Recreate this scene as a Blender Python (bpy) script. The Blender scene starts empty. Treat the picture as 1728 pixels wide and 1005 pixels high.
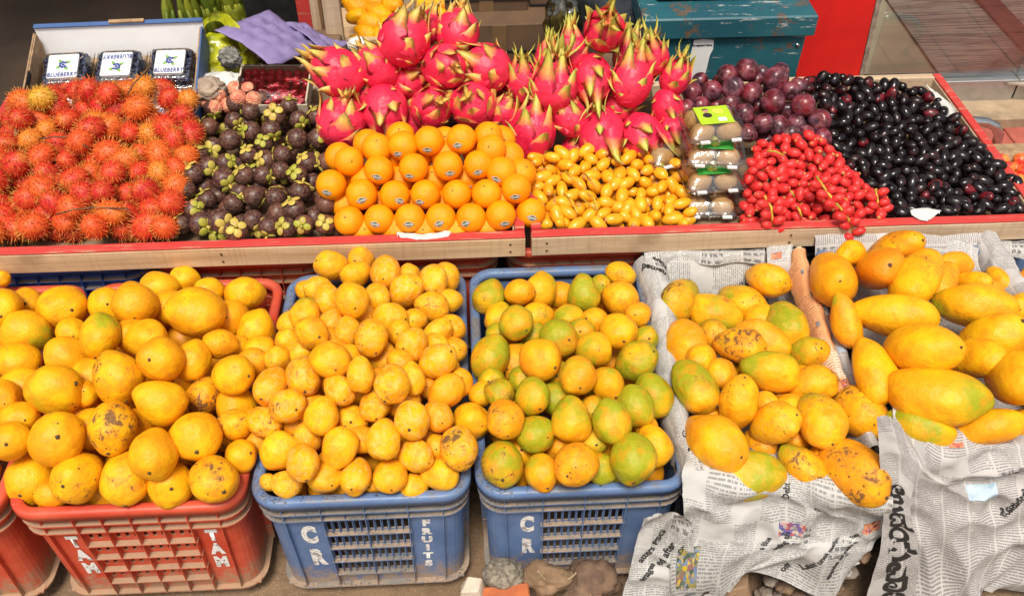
import bpy, bmesh, math, random
from mathutils import Vector, Matrix, Quaternion, noise
R = math.radians
random.seed(7)
scene = bpy.context.scene
COL = scene.collection

# ------------------------------------------------------------------ camera, world, sun, exposure
CAM = Vector((0, 0, 1.58)); PITCH = R(43.0); YAW = R(3.0); FPX = 1600.0
cd = bpy.data.cameras.new('camera'); cam = bpy.data.objects.new('camera', cd); COL.objects.link(cam)
cam.location = CAM; cam.rotation_euler = (R(90) - PITCH, 0, -YAW)
cd.sensor_width = 36; cd.lens = FPX / 1728 * 36; cd.clip_start = .02; cd.clip_end = 400
scene.camera = cam
world = bpy.data.worlds.new('World'); scene.world = world; world.use_nodes = True
wn = world.node_tree; bg = wn.nodes['Background']
sky = wn.nodes.new('ShaderNodeTexSky'); sky.sky_type = 'NISHITA'; sky.sun_disc = False
SUN_EL, SUN_AZ = R(66), R(192)          # azimuth measured clockwise from +Y (behind and left of the viewer)
sky.sun_elevation = SUN_EL; sky.sun_rotation = SUN_AZ; sky.dust_density = 3.0; sky.ozone_density = .6
hs = wn.nodes.new('ShaderNodeHueSaturation'); hs.inputs['Saturation'].default_value = .35; wn.links.new(sky.outputs[0], hs.inputs['Color'])
wm = wn.nodes.new('ShaderNodeMixRGB'); wm.blend_type = 'MULTIPLY'; wm.inputs[0].default_value = 1; wm.inputs[2].default_value = (1, .96, .89, 1); wn.links.new(hs.outputs[0], wm.inputs[1]); wn.links.new(wm.outputs[0], bg.inputs[0]); bg.inputs[1].default_value = 0.062
sd = bpy.data.lights.new('sun', 'SUN'); sun = bpy.data.objects.new('sun', sd); COL.objects.link(sun)
sd.energy = 1.5; sd.angle = R(18); sd.color = (1, .93, .82)
sdir = Vector((math.sin(SUN_AZ) * math.cos(SUN_EL), math.cos(SUN_AZ) * math.cos(SUN_EL), math.sin(SUN_EL)))
sun.rotation_euler = sdir.to_track_quat('Z', 'Y').to_euler(); sun.location = sdir * 20
vs = scene.view_settings
vs.view_transform = 'Standard'; vs.look = 'None'; vs.gamma = 1; vs.use_curve_mapping = False
vs.exposure = 1.34

# ------------------------------------------------------------------ geometry helpers
_f0 = Vector((math.sin(YAW), math.cos(YAW), 0))
RIGHT = Vector((math.cos(YAW), -math.sin(YAW), 0))
FWD = _f0 * math.cos(PITCH) + Vector((0, 0, -math.sin(PITCH)))
DOWN = -_f0 * math.sin(PITCH) + Vector((0, 0, -math.cos(PITCH)))
def rdir(px, py): return FWD + RIGHT * ((px - 864) / FPX) + DOWN * ((py - 502.5) / FPX)
def at(px, py, z):
    d = rdir(px, py); return CAM + d * ((z - CAM.z) / d.z)
def ray(px, py, y):
    d = rdir(px, py); return CAM + d * (y / d.y)
def depth(P): return (P - CAM).dot(FWD)
def pix(P):
    v = P - CAM; z = v.dot(FWD); return 864 + FPX * v.dot(RIGHT) / z, 502.5 + FPX * v.dot(DOWN) / z
def lerp(a, b, t): return a + (b - a) * t

def mesh(name, verts, faces, smooth=False, mats=()):
    me = bpy.data.meshes.new(name); me.from_pydata([tuple(v) for v in verts], [], faces)
    for m in mats: me.materials.append(m)
    if smooth:
        me.polygons.foreach_set('use_smooth', [True] * len(me.polygons))
    me.update(); return me
def link(name, me, parent=None, loc=None, color=None):
    o = bpy.data.objects.new(name, me); COL.objects.link(o)
    if parent: o.parent = parent
    if loc is not None: o.location = loc
    if color: o.color = color
    return o
def tag(o, label=None, cat=None, group=None, kind=None):
    if label: o['label'] = label
    if cat: o['category'] = cat
    if group: o['group'] = group
    if kind: o['kind'] = kind
    return o
def empty(name, label, cat, loc=(0, 0, 0), rz=0, group=None):
    o = bpy.data.objects.new(name, None); COL.objects.link(o); o.empty_display_size = .05
    o.location = loc; o.rotation_euler = (0, 0, rz)
    return tag(o, label, cat, group)

class MB:
    """collects simple shapes, builds one mesh"""
    def __init__(s): s.v = []; s.f = []
    def add(s, vs_, fs): n = len(s.v); s.v += [tuple(v) for v in vs_]; s.f += [tuple(i + n for i in f) for f in fs]; return s
    def hexa(s, p):      # p: 8 points, 0-3 bottom loop, 4-7 top loop
        return s.add(p, [(3, 2, 1, 0), (4, 5, 6, 7), (0, 1, 5, 4), (1, 2, 6, 5), (2, 3, 7, 6), (3, 0, 4, 7)])
    def box(s, x0, x1, y0, y1, z0, z1):
        return s.hexa([(x0, y0, z0), (x1, y0, z0), (x1, y1, z0), (x0, y1, z0), (x0, y0, z1), (x1, y0, z1), (x1, y1, z1), (x0, y1, z1)])
    def tube(s, pts, rad, n=8, cap=True):
        pts = [Vector(p) for p in pts]; base = len(s.v); k = len(pts)
        rads = rad if isinstance(rad, (list, tuple)) else [rad] * k
        up = Vector((.13, .27, .95))
        for i, p in enumerate(pts):
            t = (pts[min(i + 1, k - 1)] - pts[max(i - 1, 0)]).normalized()
            a = t.cross(up).normalized(); b = t.cross(a)
            for j in range(n):
                w = 2 * math.pi * j / n; s.v.append(tuple(p + (a * math.cos(w) + b * math.sin(w)) * rads[i]))
        for i in range(k - 1):
            for j in range(n):
                a0 = base + i * n + j; a1 = base + i * n + (j + 1) % n
                s.f.append((a0, a1, a1 + n, a0 + n))
        if cap:
            s.f.append(tuple(base + j for j in reversed(range(n)))); s.f.append(tuple(base + (k - 1) * n + j for j in range(n)))
        return s
    def sphere(s, c, r, nu=16, nv=10, sc=(1, 1, 1)):
        g = sphere_grid(nu, nv); c = Vector(c)
        return s.add([(c.x + v[0] * r * sc[0], c.y + v[1] * r * sc[1], c.z + v[2] * r * sc[2]) for v in g[0]], g[1])
    def build(s, name, m, parent=None, smooth=False, bevel=0):
        me = mesh(name, s.v, s.f, smooth, [m])
        if bevel: bevel_mesh(me, bevel)
        return link(name, me, parent)
def bevel_mesh(me, w, seg=1):
    bm = bmesh.new(); bm.from_mesh(me); bmesh.ops.remove_doubles(bm, verts=bm.verts, dist=1e-5)
    ed = [e for e in bm.edges if len(e.link_faces) == 2 and e.calc_face_angle(0) > .5]
    bmesh.ops.bevel(bm, geom=ed, offset=w, segments=seg, affect='EDGES', profile=.6); bm.to_mesh(me); bm.free()
_sg = {}
def sphere_grid(nu, nv):
    if (nu, nv) in _sg: return _sg[(nu, nv)]
    V = [(0, 0, 1.)]
    for i in range(1, nv):
        th = math.pi * i / nv
        for j in range(nu):
            ph = 2 * math.pi * j / nu; V.append((math.sin(th) * math.cos(ph), math.sin(th) * math.sin(ph), math.cos(th)))
    V.append((0, 0, -1.)); Fc = []
    for j in range(nu): Fc.append((0, 1 + j, 1 + (j + 1) % nu))
    for i in range(nv - 2):
        for j in range(nu):
            a = 1 + i * nu + j; b = 1 + i * nu + (j + 1) % nu; Fc.append((a, a + nu, b + nu, b))
    L = len(V) - 1
    for j in range(nu): Fc.append((L, L - nu + (j + 1) % nu, L - nu + j))
    _sg[(nu, nv)] = (V, Fc); return _sg[(nu, nv)]
def blob(name, fn, nu=24, nv=16, mats=(), seed=0, amp=0., freq=1.5):
    """closed smooth body: fn(x,y,z on the unit sphere) -> point, plus low noise"""
    V, Fc = sphere_grid(nu, nv); out = []
    for v in V:
        p = Vector(fn(*v))
        if amp: p *= 1 + amp * noise.noise(Vector(v) * freq + Vector((seed * 7.3, seed * 3.1, 0)))
        out.append(p)
    return mesh(name, out, Fc, True, mats)
def text_mesh(body, size=1., bold=0., m=None, align='CENTER', spacing=1.0):
    c = bpy.data.curves.new('t', 'FONT'); c.body = body; c.size = size; c.align_x = align; c.align_y = 'CENTER'
    c.offset = bold; c.resolution_u = 3; c.space_character = spacing
    o = bpy.data.objects.new('t', c); COL.objects.link(o)
    dg = bpy.context.evaluated_depsgraph_get(); me = bpy.data.meshes.new_from_object(o.evaluated_get(dg))
    bpy.data.objects.remove(o); bpy.data.curves.remove(c)
    me.materials.clear()
    if m: me.materials.append(m)
    return me
def aim(o, z_axis, roll=0.):
    """local +Z of o along z_axis"""
    q = Vector(z_axis).normalized().to_track_quat('Z', 'Y') @ Quaternion((0, 0, 1), roll)
    o.rotation_mode = 'QUATERNION'; o.rotation_quaternion = q
def copy_tree(o, parent=None):
    c = o.copy(); COL.objects.link(c)
    if parent: c.parent = parent
    for ch in [x for x in KIDS.get(o.name, [])]:
        k = copy_tree(ch, c)
    return c
KIDS = {}
def kid(parent, name, me, color=None):
    o = link(name, me, parent, color=color); KIDS.setdefault(parent.name, []).append(o); return o

# ------------------------------------------------------------------ materials
def new_mat(name):
    m = bpy.data.materials.new(name); m.use_nodes = True; nt = m.node_tree
    return m, nt, nt.nodes['Principled BSDF']
class NT:
    def __init__(s, nt): s.nt = nt
    def n(s, typ, **k):
        nd = s.nt.nodes.new('ShaderNode' + typ)
        for a, b in k.items(): setattr(nd, a, b)
        return nd
    def l(s, a, b): s.nt.links.new(a, b)
    def val(s, sock, v):
        if hasattr(v, 'is_output') or isinstance(v, bpy.types.NodeSocket): s.l(v, sock)
        else: sock.default_value = v
    def math(s, op, a, b=None, c=None, clamp=False):
        nd = s.n('Math', operation=op, use_clamp=clamp); s.val(nd.inputs[0], a)
        if b is not None: s.val(nd.inputs[1], b)
        if c is not None: s.val(nd.inputs[2], c)
        return nd.outputs[0]
    def mix(s, f, a, b, blend='MIX'):
        nd = s.n('MixRGB', blend_type=blend); s.val(nd.inputs[0], f)
        for i, v in ((1, a), (2, b)):
            if isinstance(v, bpy.types.NodeSocket): s.l(v, nd.inputs[i])
            else: nd.inputs[i].default_value = (*v[:3], 1)
        return nd.outputs[0]
    def noise(s, vec, scale, detail=3, rough=.5, dist=0):
        nd = s.n('TexNoise'); s.l(vec, nd.inputs['Vector']); nd.inputs['Scale'].default_value = scale
        nd.inputs['Detail'].default_value = detail; nd.inputs['Roughness'].default_value = rough; nd.inputs['Distortion'].default_value = dist
        return nd.outputs['Fac']
    def vor(s, vec, scale, feature='F1', out='Distance'):
        nd = s.n('TexVoronoi', feature=feature); s.l(vec, nd.inputs['Vector']); nd.inputs['Scale'].default_value = scale
        return nd.outputs[out]
    def ramp(s, f, lo, hi, a=0., b=1.):
        nd = s.n('MapRange', interpolation_type='SMOOTHSTEP'); s.val(nd.inputs[0], f)
        for i, v in ((1, lo), (2, hi), (3, a), (4, b)): s.val(nd.inputs[i], v)
        return nd.outputs[0]
    def coord(s, kind='Object'): return s.n('TexCoord').outputs[kind]
    def rnd_coord(s):
        """object coordinates shifted by a random amount per object"""
        tc = s.coord(); oi = s.n('ObjectInfo'); a = s.n('VectorMath', operation='ADD'); s.l(tc, a.inputs[0])
        sc = s.math('MULTIPLY', oi.outputs['Random'], 37.0); cx = s.n('CombineXYZ'); s.l(sc, cx.inputs[0]); s.l(sc, cx.inputs[1]); s.l(s.math('MULTIPLY', oi.outputs['Random'], 91.), cx.inputs[2])
        s.l(cx.outputs[0], a.inputs[1]); return a.outputs[0], oi, tc
    def map(s, vec, scale=(1, 1, 1), loc=(0, 0, 0), rot=(0, 0, 0)):
        nd = s.n('Mapping'); s.l(vec, nd.inputs[0]); nd.inputs['Scale'].default_value = scale; nd.inputs['Location'].default_value = loc; nd.inputs['Rotation'].default_value = rot
        return nd.outputs[0]
    def bump(s, bsdf, h, strength=.3, dist=.01):
        nd = s.n('Bump'); s.l(h, nd.inputs['Height']); nd.inputs['Strength'].default_value = strength; nd.inputs['Distance'].default_value = dist
        s.l(nd.outputs[0], bsdf.inputs['Normal'])
def simple(name, col, rough=.5, var=.15, scale=30, bump=.0, metal=0., spec=.5, kind='Object', bdist=.002, col2=None, coat=0.):
    m, nt, b = new_mat(name); k = NT(nt); co = k.coord(kind)
    f = k.noise(co, scale, 5, .6); c2 = col2 or tuple(c * (1 - var * 2.2) for c in col)
    k.l(k.mix(k.ramp(f, .3, .7), c2, col), b.inputs['Base Color'])
    b.inputs['Roughness'].default_value = rough; b.inputs['Metallic'].default_value = metal; b.inputs['Specular IOR Level'].default_value = spec
    b.inputs['Coat Weight'].default_value = coat
    if bump: k.bump(b, k.noise(co, scale * 2.5, 4, .6), bump, bdist)
    return m
def mango_mat():
    m, nt, b = new_mat('mango_skin'); k = NT(nt); co, oi, tc = k.rnd_coord()
    sep = k.n('SeparateColor'); k.l(oi.outputs['Color'], sep.inputs[0]); o, g, bl = sep.outputs; bloom = oi.outputs['Alpha']
    n1 = k.noise(co, 1.1, 2); n2 = k.noise(co, 2.3, 3); n3 = k.noise(co, 6, 5, .65)
    col = k.mix(k.ramp(n2, .35, .7), (.80, .37, .006), (.86, .48, .007))
    col = k.mix(k.math('MULTIPLY', k.ramp(n1, .25, .65), o), col, (.78, .24, .008))
    xyz = k.n('SeparateXYZ'); k.l(tc, xyz.inputs[0])
    gz = k.math('ADD', k.math('MULTIPLY', xyz.outputs[2], -.22), k.noise(co, 1.4, 3))
    thr = k.math('SUBTRACT', .98, k.math('MULTIPLY', g, .62))
    gf = k.ramp(gz, k.math('SUBTRACT', thr, .2), k.math('ADD', thr, .12))
    col = k.mix(k.math('MULTIPLY', gf, k.math('GREATER_THAN', g, .02)), col, k.mix(n3, (.24, .28, .010), (.42, .38, .012)))
    bf = k.math('MULTIPLY', k.ramp(n3, .45, .68), bloom); col = k.mix(bf, col, (.84, .48, .13))
    n4 = k.noise(co, 3.2, 2); col = k.mix(k.math('MULTIPLY', k.ramp(n4, .50, .68), .5), col, (.72, .24, .008))
    # lenticels
    sp = k.ramp(k.vor(co, 11), .075, .035); col = k.mix(k.math('MULTIPLY', sp, k.math('MULTIPLY', k.ramp(n3, .45, .6), .75)), col, (.24, .10, .02)); sp2 = k.ramp(k.vor(co, 24), .09, .05); col = k.mix(k.math('MULTIPLY', sp2, .28), col, (.40, .20, .02))
    # scars and blotches
    bn = k.math('ADD', k.math('MULTIPLY', k.noise(co, 5.5, 8, .72, .8), .62), k.math('MULTIPLY', k.noise(co, 1.3, 2), .38)); th = k.math('SUBTRACT', .69, k.math('MULTIPLY', bl, .085))
    halo = k.ramp(bn, k.math('SUBTRACT', th, .10), th); col = k.mix(k.math('MULTIPLY', halo, .40), col, (.50, .17, .02))
    sc = k.ramp(bn, th, k.math('ADD', th, .035)); col = k.mix(k.math('MULTIPLY', sc, .9), col, k.mix(k.noise(co, 14, 4), (.05, .03, .02), (.22, .10, .035)))
    rus = k.math('MULTIPLY', k.ramp(k.noise(co, 24, 6, .8), .56, .66), k.ramp(k.noise(co, 2.6, 3), .50, .66)); col = k.mix(k.math('MULTIPLY', rus, k.math('ADD', .25, k.math('MULTIPLY', bl, .3))), col, (.38, .17, .03))
    bv = k.math('MULTIPLY', k.ramp(k.vor(co, 5.5), .15, .11), k.math('GREATER_THAN', k.noise(co, 1.3, 1), k.math('SUBTRACT', .82, k.math('MULTIPLY', bl, .33))))
    col = k.mix(k.math('MULTIPLY', bv, .8), col, (.09, .04, .018))
    st = k.noise(k.map(co, (9, 9, 1.6)), 1.6, 5, .7); col = k.mix(k.math('MULTIPLY', k.ramp(st, .62, .66), .35), col, (.42, .20, .03))
    k.l(col, b.inputs['Base Color'])
    k.l(k.math('ADD', .40, k.math('MULTIPLY', k.math('ADD', bf, sc), .25)), b.inputs['Roughness'])
    b.inputs['Specular IOR Level'].default_value = .28
    k.bump(b, k.math('SUBTRACT', k.math('ADD', k.noise(co, 3.5, 5, .6), k.math('MULTIPLY', k.noise(co, 40, 3, .6), .12)), k.math('MULTIPLY', sc, .35)), .20, .05)
    return m
def plastic_crate(name, c1, c2, dust=(.30, .21, .13), amount=.5, top=.28, grime=.5):
    m, nt, b = new_mat(name); k = NT(nt); co = k.coord(); g = k.n('NewGeometry')
    n1 = k.noise(co, 9, 5, .65); n2 = k.noise(co, 55, 5, .7); n3 = k.noise(co, 220, 3, .6)
    col = k.mix(k.ramp(n1, .3, .7), c1, c2)
    xyz = k.n('SeparateXYZ'); k.l(g.outputs['Normal'], xyz.inputs[0]); up = k.ramp(xyz.outputs[2], .35, .8)
    oz = k.n('SeparateXYZ'); k.l(co, oz.inputs[0])
    low = k.ramp(oz.outputs[2], .13, 0., 0, .4)                                   # mud splashed up from the ground
    inner = k.ramp(oz.outputs[2], top - .002, top - .012, 0, 1)                               # rim top is handled, ledges below keep their dust
    base = k.math('ADD', k.math('MULTIPLY', up, k.math('ADD', .10, k.math('MULTIPLY', inner, .5))), k.math('ADD', low, amount - .5))
    f = k.math('MULTIPLY', k.ramp(k.math('ADD', k.math('MULTIPLY', n2, .8), base), .62, .9), .9)
    dc = k.mix(n3, dust, tuple(x * 1.35 for x in dust)); col = k.mix(f, col, dc)
    gr = k.math('MULTIPLY', k.math('MULTIPLY', k.ramp(k.noise(co, 14, 4, .7), .40, .62), up), grime); col = k.mix(gr, col, (.17, .165, .16)); sp = k.math('MULTIPLY', k.ramp(k.noise(co, 230, 5, .8), .53, .60), k.math('MULTIPLY', up, k.ramp(k.noise(co, 20, 3), .38, .6))); col = k.mix(k.math('MULTIPLY', sp, grime * 1.3), col, (.035, .03, .03))
    sc = k.ramp(k.noise(k.map(co, (60, 60, 14)), 1.2, 6, .75), .63, .67); col = k.mix(k.math('MULTIPLY', sc, .35), col, tuple(min(1, x * 1.6 + .12) for x in c2))
    k.l(col, b.inputs['Base Color']); k.l(k.math('ADD', .42, k.math('MULTIPLY', f, .4)), b.inputs['Roughness']); b.inputs['Specular IOR Level'].default_value = .4
    k.bump(b, k.math('ADD', k.math('MULTIPLY', n2, .5), k.math('MULTIPLY', f, .6)), .35, .0015)
    return m
def painted_text(name, col):
    m, nt, b = new_mat(name); k = NT(nt); co = k.coord()
    w = k.ramp(k.noise(co, 90, 6, .75), .41, .47)
    k.l(k.mix(w, (.34, .30, .30), col), b.inputs['Base Color']); b.inputs['Roughness'].default_value = .6
    return m
def wood(name, c1, c2, axis=0, grime=.25):
    m, nt, b = new_mat(name); k = NT(nt); co = k.coord()
    s = [55, 55, 55]; s[axis] = 2.2; mp = k.map(co, s); n1 = k.noise(mp, 1.3, 6, .65, .6); n2 = k.noise(co, 7, 4, .6)
    s2 = [6, 6, 6]; s2[axis] = 160; saw = k.noise(k.map(co, s2), 1.0, 3, .6)
    col = k.mix(k.ramp(n1, .3, .7), c1, c2); col = k.mix(k.math('MULTIPLY', k.ramp(n2, .5, .75), grime), col, (.22, .13, .07))
    col = k.mix(k.math('MULTIPLY', k.ramp(saw, .52, .62), .22), col, tuple(x * .6 for x in c1))
    col = k.mix(k.math('MULTIPLY', k.ramp(k.noise(co, 120, 4, .7), .66, .72), .6), col, (.12, .07, .04))
    k.l(col, b.inputs['Base Color']); b.inputs['Roughness'].default_value = .75; k.bump(b, k.math('ADD', n1, k.math('MULTIPLY', saw, .5)), .4, .0012)
    return m
def red_paint_wood():
    m, nt, b = new_mat('red_painted_wood'); k = NT(nt); co = k.coord()
    n1 = k.noise(co, 24, 6, .7); n2 = k.noise(co, 5, 4); fib = k.noise(k.map(co, (5, 70, 70)), 1.5, 5, .7)
    col = k.mix(n2, (.42, .022, .020), (.60, .055, .045)); col = k.mix(k.math('MULTIPLY', k.ramp(n1, .5, .75), .35), col, (.45, .12, .09))
    col = k.mix(k.math('MULTIPLY', k.ramp(fib, .57, .64), .75), col, (.40, .24, .15)); k.l(col, b.inputs['Base Color']); b.inputs['Roughness'].default_value = .7
    k.bump(b, k.math('ADD', fib, n1), .4, .0015); return m
def clear_plastic(name='clear_plastic', tint=(1, 1, 1), refl=.5, rough=.10, bumpy=.6):
    m, nt, b = new_mat(name); k = NT(nt); co = k.coord()
    tr = k.n('BsdfTransparent'); tr.inputs[0].default_value = (*tint, 1); gl = k.n('BsdfGlossy'); gl.inputs['Roughness'].default_value = rough
    lw = k.n('LayerWeight'); lw.inputs[0].default_value = .35
    bp = k.n('Bump'); k.l(k.noise(co, 45, 3, .6), bp.inputs['Height']); bp.inputs['Strength'].default_value = bumpy; bp.inputs['Distance'].default_value = .004
    k.l(bp.outputs[0], gl.inputs['Normal']); k.l(bp.outputs[0], lw.inputs['Normal'])
    f = k.math('ADD', k.math('MULTIPLY', lw.outputs['Fresnel'], .7), refl * .35, clamp=True)
    mx = k.n('MixShader'); k.l(f, mx.inputs[0]); k.l(tr.outputs[0], mx.inputs[1]); k.l(gl.outputs[0], mx.inputs[2])
    k.l(mx.outputs[0], nt.nodes['Material Output'].inputs[0]); return m
def newsprint(name, paper=(.50, .49, .475), ink=(.10, .10, .10), line=.0042, colw=.042, dens=.5, wash=None):
    """flat print: columns of small text laid out in the sheet's own UV (metres)"""
    m, nt, b = new_mat(name); k = NT(nt); uv = k.coord('UV'); co = k.coord()
    s = k.n('SeparateXYZ'); k.l(uv, s.inputs[0]); u, v = s.outputs[0], s.outputs[1]
    li = k.math('FLOOR', k.math('DIVIDE', v, line)); lf = k.math('FRACT', k.math('DIVIDE', v, line))
    ci = k.math('FLOOR', k.math('DIVIDE', u, colw)); cf = k.math('FRACT', k.math('DIVIDE', u, colw))
    c = k.n('CombineXYZ'); k.l(k.math('MULTIPLY', u, 420.), c.inputs[0]); k.l(k.math('MULTIPLY', li, 5.37), c.inputs[1])
    w = k.n('TexNoise'); w.inputs['Scale'].default_value = 1.; w.inputs['Detail'].default_value = 2; k.l(c.outputs[0], w.inputs['Vector'])
    word = k.ramp(w.outputs['Fac'], .50 - dens * .16, .56 - dens * .16)
    body = k.math('MULTIPLY', k.math('MULTIPLY', k.math('LESS_THAN', lf, .52), word), k.math('LESS_THAN', cf, .92))
    # blank bands and bold blocks, chosen per column and band of lines
    bi = k.math('FLOOR', k.math('DIVIDE', v, line * 11)); c2 = k.n('CombineXYZ'); k.l(ci, c2.inputs[0]); k.l(bi, c2.inputs[1])
    wn_ = k.n('TexWhiteNoise', noise_dimensions='2D'); k.l(c2.outputs[0], wn_.inputs[0]); rv = wn_.outputs[0]
    body = k.math('MULTIPLY', body, k.math('GREATER_THAN', rv, .10))
    bold = k.math('MULTIPLY', k.math('GREATER_THAN', rv, .93), k.math('MULTIPLY', k.math('LESS_THAN', k.math('FRACT', k.math('DIVIDE', v, line * 3.6)), .5), k.ramp(k.noise(k.map(uv, (150, 40, 1)), 1, 2), .45, .5)))
    ink_f = k.math('MAXIMUM', k.math('MULTIPLY', body, .62), k.math('MULTIPLY', bold, .85))
    pc = k.mix(k.ramp(k.noise(co, 6, 4), .3, .7), paper, tuple(x * .9 for x in paper))
    if wash:
        pc = k.mix(k.ramp(k.noise(uv, 5, 2), .42, .5), pc, wash)
    k.l(k.mix(ink_f, pc, ink), b.inputs['Base Color']); b.inputs['Roughness'].default_value = .75; b.inputs['Specular IOR Level'].default_value = .25
    k.bump(b, k.math('ADD', k.noise(co, 60, 4, .6), k.noise(co, 17, 3, .6)), .5, .002); return m
M = {}
M['mango'] = mango_mat()
M['blue'] = plastic_crate('blue_crate_plastic', (.080, .145, .31), (.135, .215, .39), amount=.54, grime=.9)
M['navy'] = plastic_crate('navy_crate_plastic', (.012, .016, .045), (.02, .025, .06), amount=.35)
M['royal'] = plastic_crate('royal_blue_crate_plastic', (.03, .08, .36), (.05, .13, .46))
M['redc'] = plastic_crate('red_crate_plastic', (.50, .045, .020), (.62, .11, .055), amount=.54, top=.27, grime=.12)
M['white_letter'] = painted_text('white_stencil', (.78, .78, .76))
M['red_letter'] = painted_text('faded_white_stencil', (.70, .55, .50))
M['wood'] = wood('pale_sawn_wood', (.44, .28, .15), (.62, .44, .27), grime=.6)
M['wood2'] = wood('grey_sawn_wood', (.42, .29, .18), (.58, .45, .31), grime=.65)
M['woody'] = wood('pale_sawn_wood_upright', (.40, .28, .17), (.56, .42, .28), axis=2)
M['redw'] = red_paint_wood()
M['clear'] = clear_plastic()
M['stem'] = simple('dry_stem', (.13, .075, .03), .9, .3, 60, .4, kind='Object')
M['news'] = newsprint('newsprint_english')
M['news2'] = newsprint('newsprint_kannada', (.50, .475, .46), (.09, .08, .09), .0038, .05, .8)
M['newsy'] = newsprint('newsprint_orange_page', (.72, .60, .46), (.25, .12, .08), .006, .05, .5, wash=(.74, .36, .16))

# ------------------------------------------------------------------ ground
def terrain():
    bm = bmesh.new()
    nx, ny = 150, 60; x0, x1, y0, y1 = -1.6, 2.2, .3, 1.5
    g = [[None] * (nx + 1) for _ in range(ny + 1)]
    for j in range(ny + 1):
        for i in range(nx + 1):
            x = lerp(x0, x1, i / nx); y = lerp(y0, y1, j / ny)
            e = min(i, nx - i, j, ny - j) / 4; e = min(1, e)
            h = .012 * noise.fractal(Vector((x * 14, y * 14, 1)), 1, 2, 5) * e * (1.0 if x > .02 else .3)
            g[j][i] = bm.verts.new((x, y, h - .006 * e - .004))
    for j in range(ny):
        for i in range(nx): bm.faces.new((g[j][i], g[j][i + 1], g[j + 1][i + 1], g[j + 1][i]))
    o = [(-60, -60), (60, -60), (60, 60), (-60, 60)]
    # frame of flat ground round the detailed patch
    V = [bm.verts.new((x, y, -.004)) for x, y in ((x0, y0), (x1, y0), (x1, y1), (x0, y1))]; O = [bm.verts.new((x, y, -.004)) for x, y in o]
    for i in range(4): bm.faces.new((O[i], O[(i + 1) % 4], V[(i + 1) % 4], V[i]))
    me = bpy.data.meshes.new('ground'); bm.to_mesh(me); bm.free()
    m, nt, b = new_mat('packed_dirt'); k = NT(nt); co = k.coord()
    n1 = k.noise(co, 3, 6, .6); n2 = k.noise(co, 60, 6, .7); n3 = k.noise(co, 240, 3, .6)
    col = k.mix(k.ramp(n1, .3, .7), (.17, .105, .06), (.27, .175, .10)); col = k.mix(k.math('MULTIPLY', k.ramp(n2, .45, .7), .6), col, (.10, .06, .035))
    col = k.mix(k.math('MULTIPLY', k.ramp(n3, .6, .7), .7), col, (.42, .34, .25)); k.l(col, b.inputs['Base Color']); b.inputs['Roughness'].default_value = .95
    k.bump(b, k.math('ADD', n2, n3), .7, .004); me.materials.append(m)
    me.polygons.foreach_set('use_smooth', [True] * len(me.polygons))
    tag(link('ground', me), kind='structure')
terrain()

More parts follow.
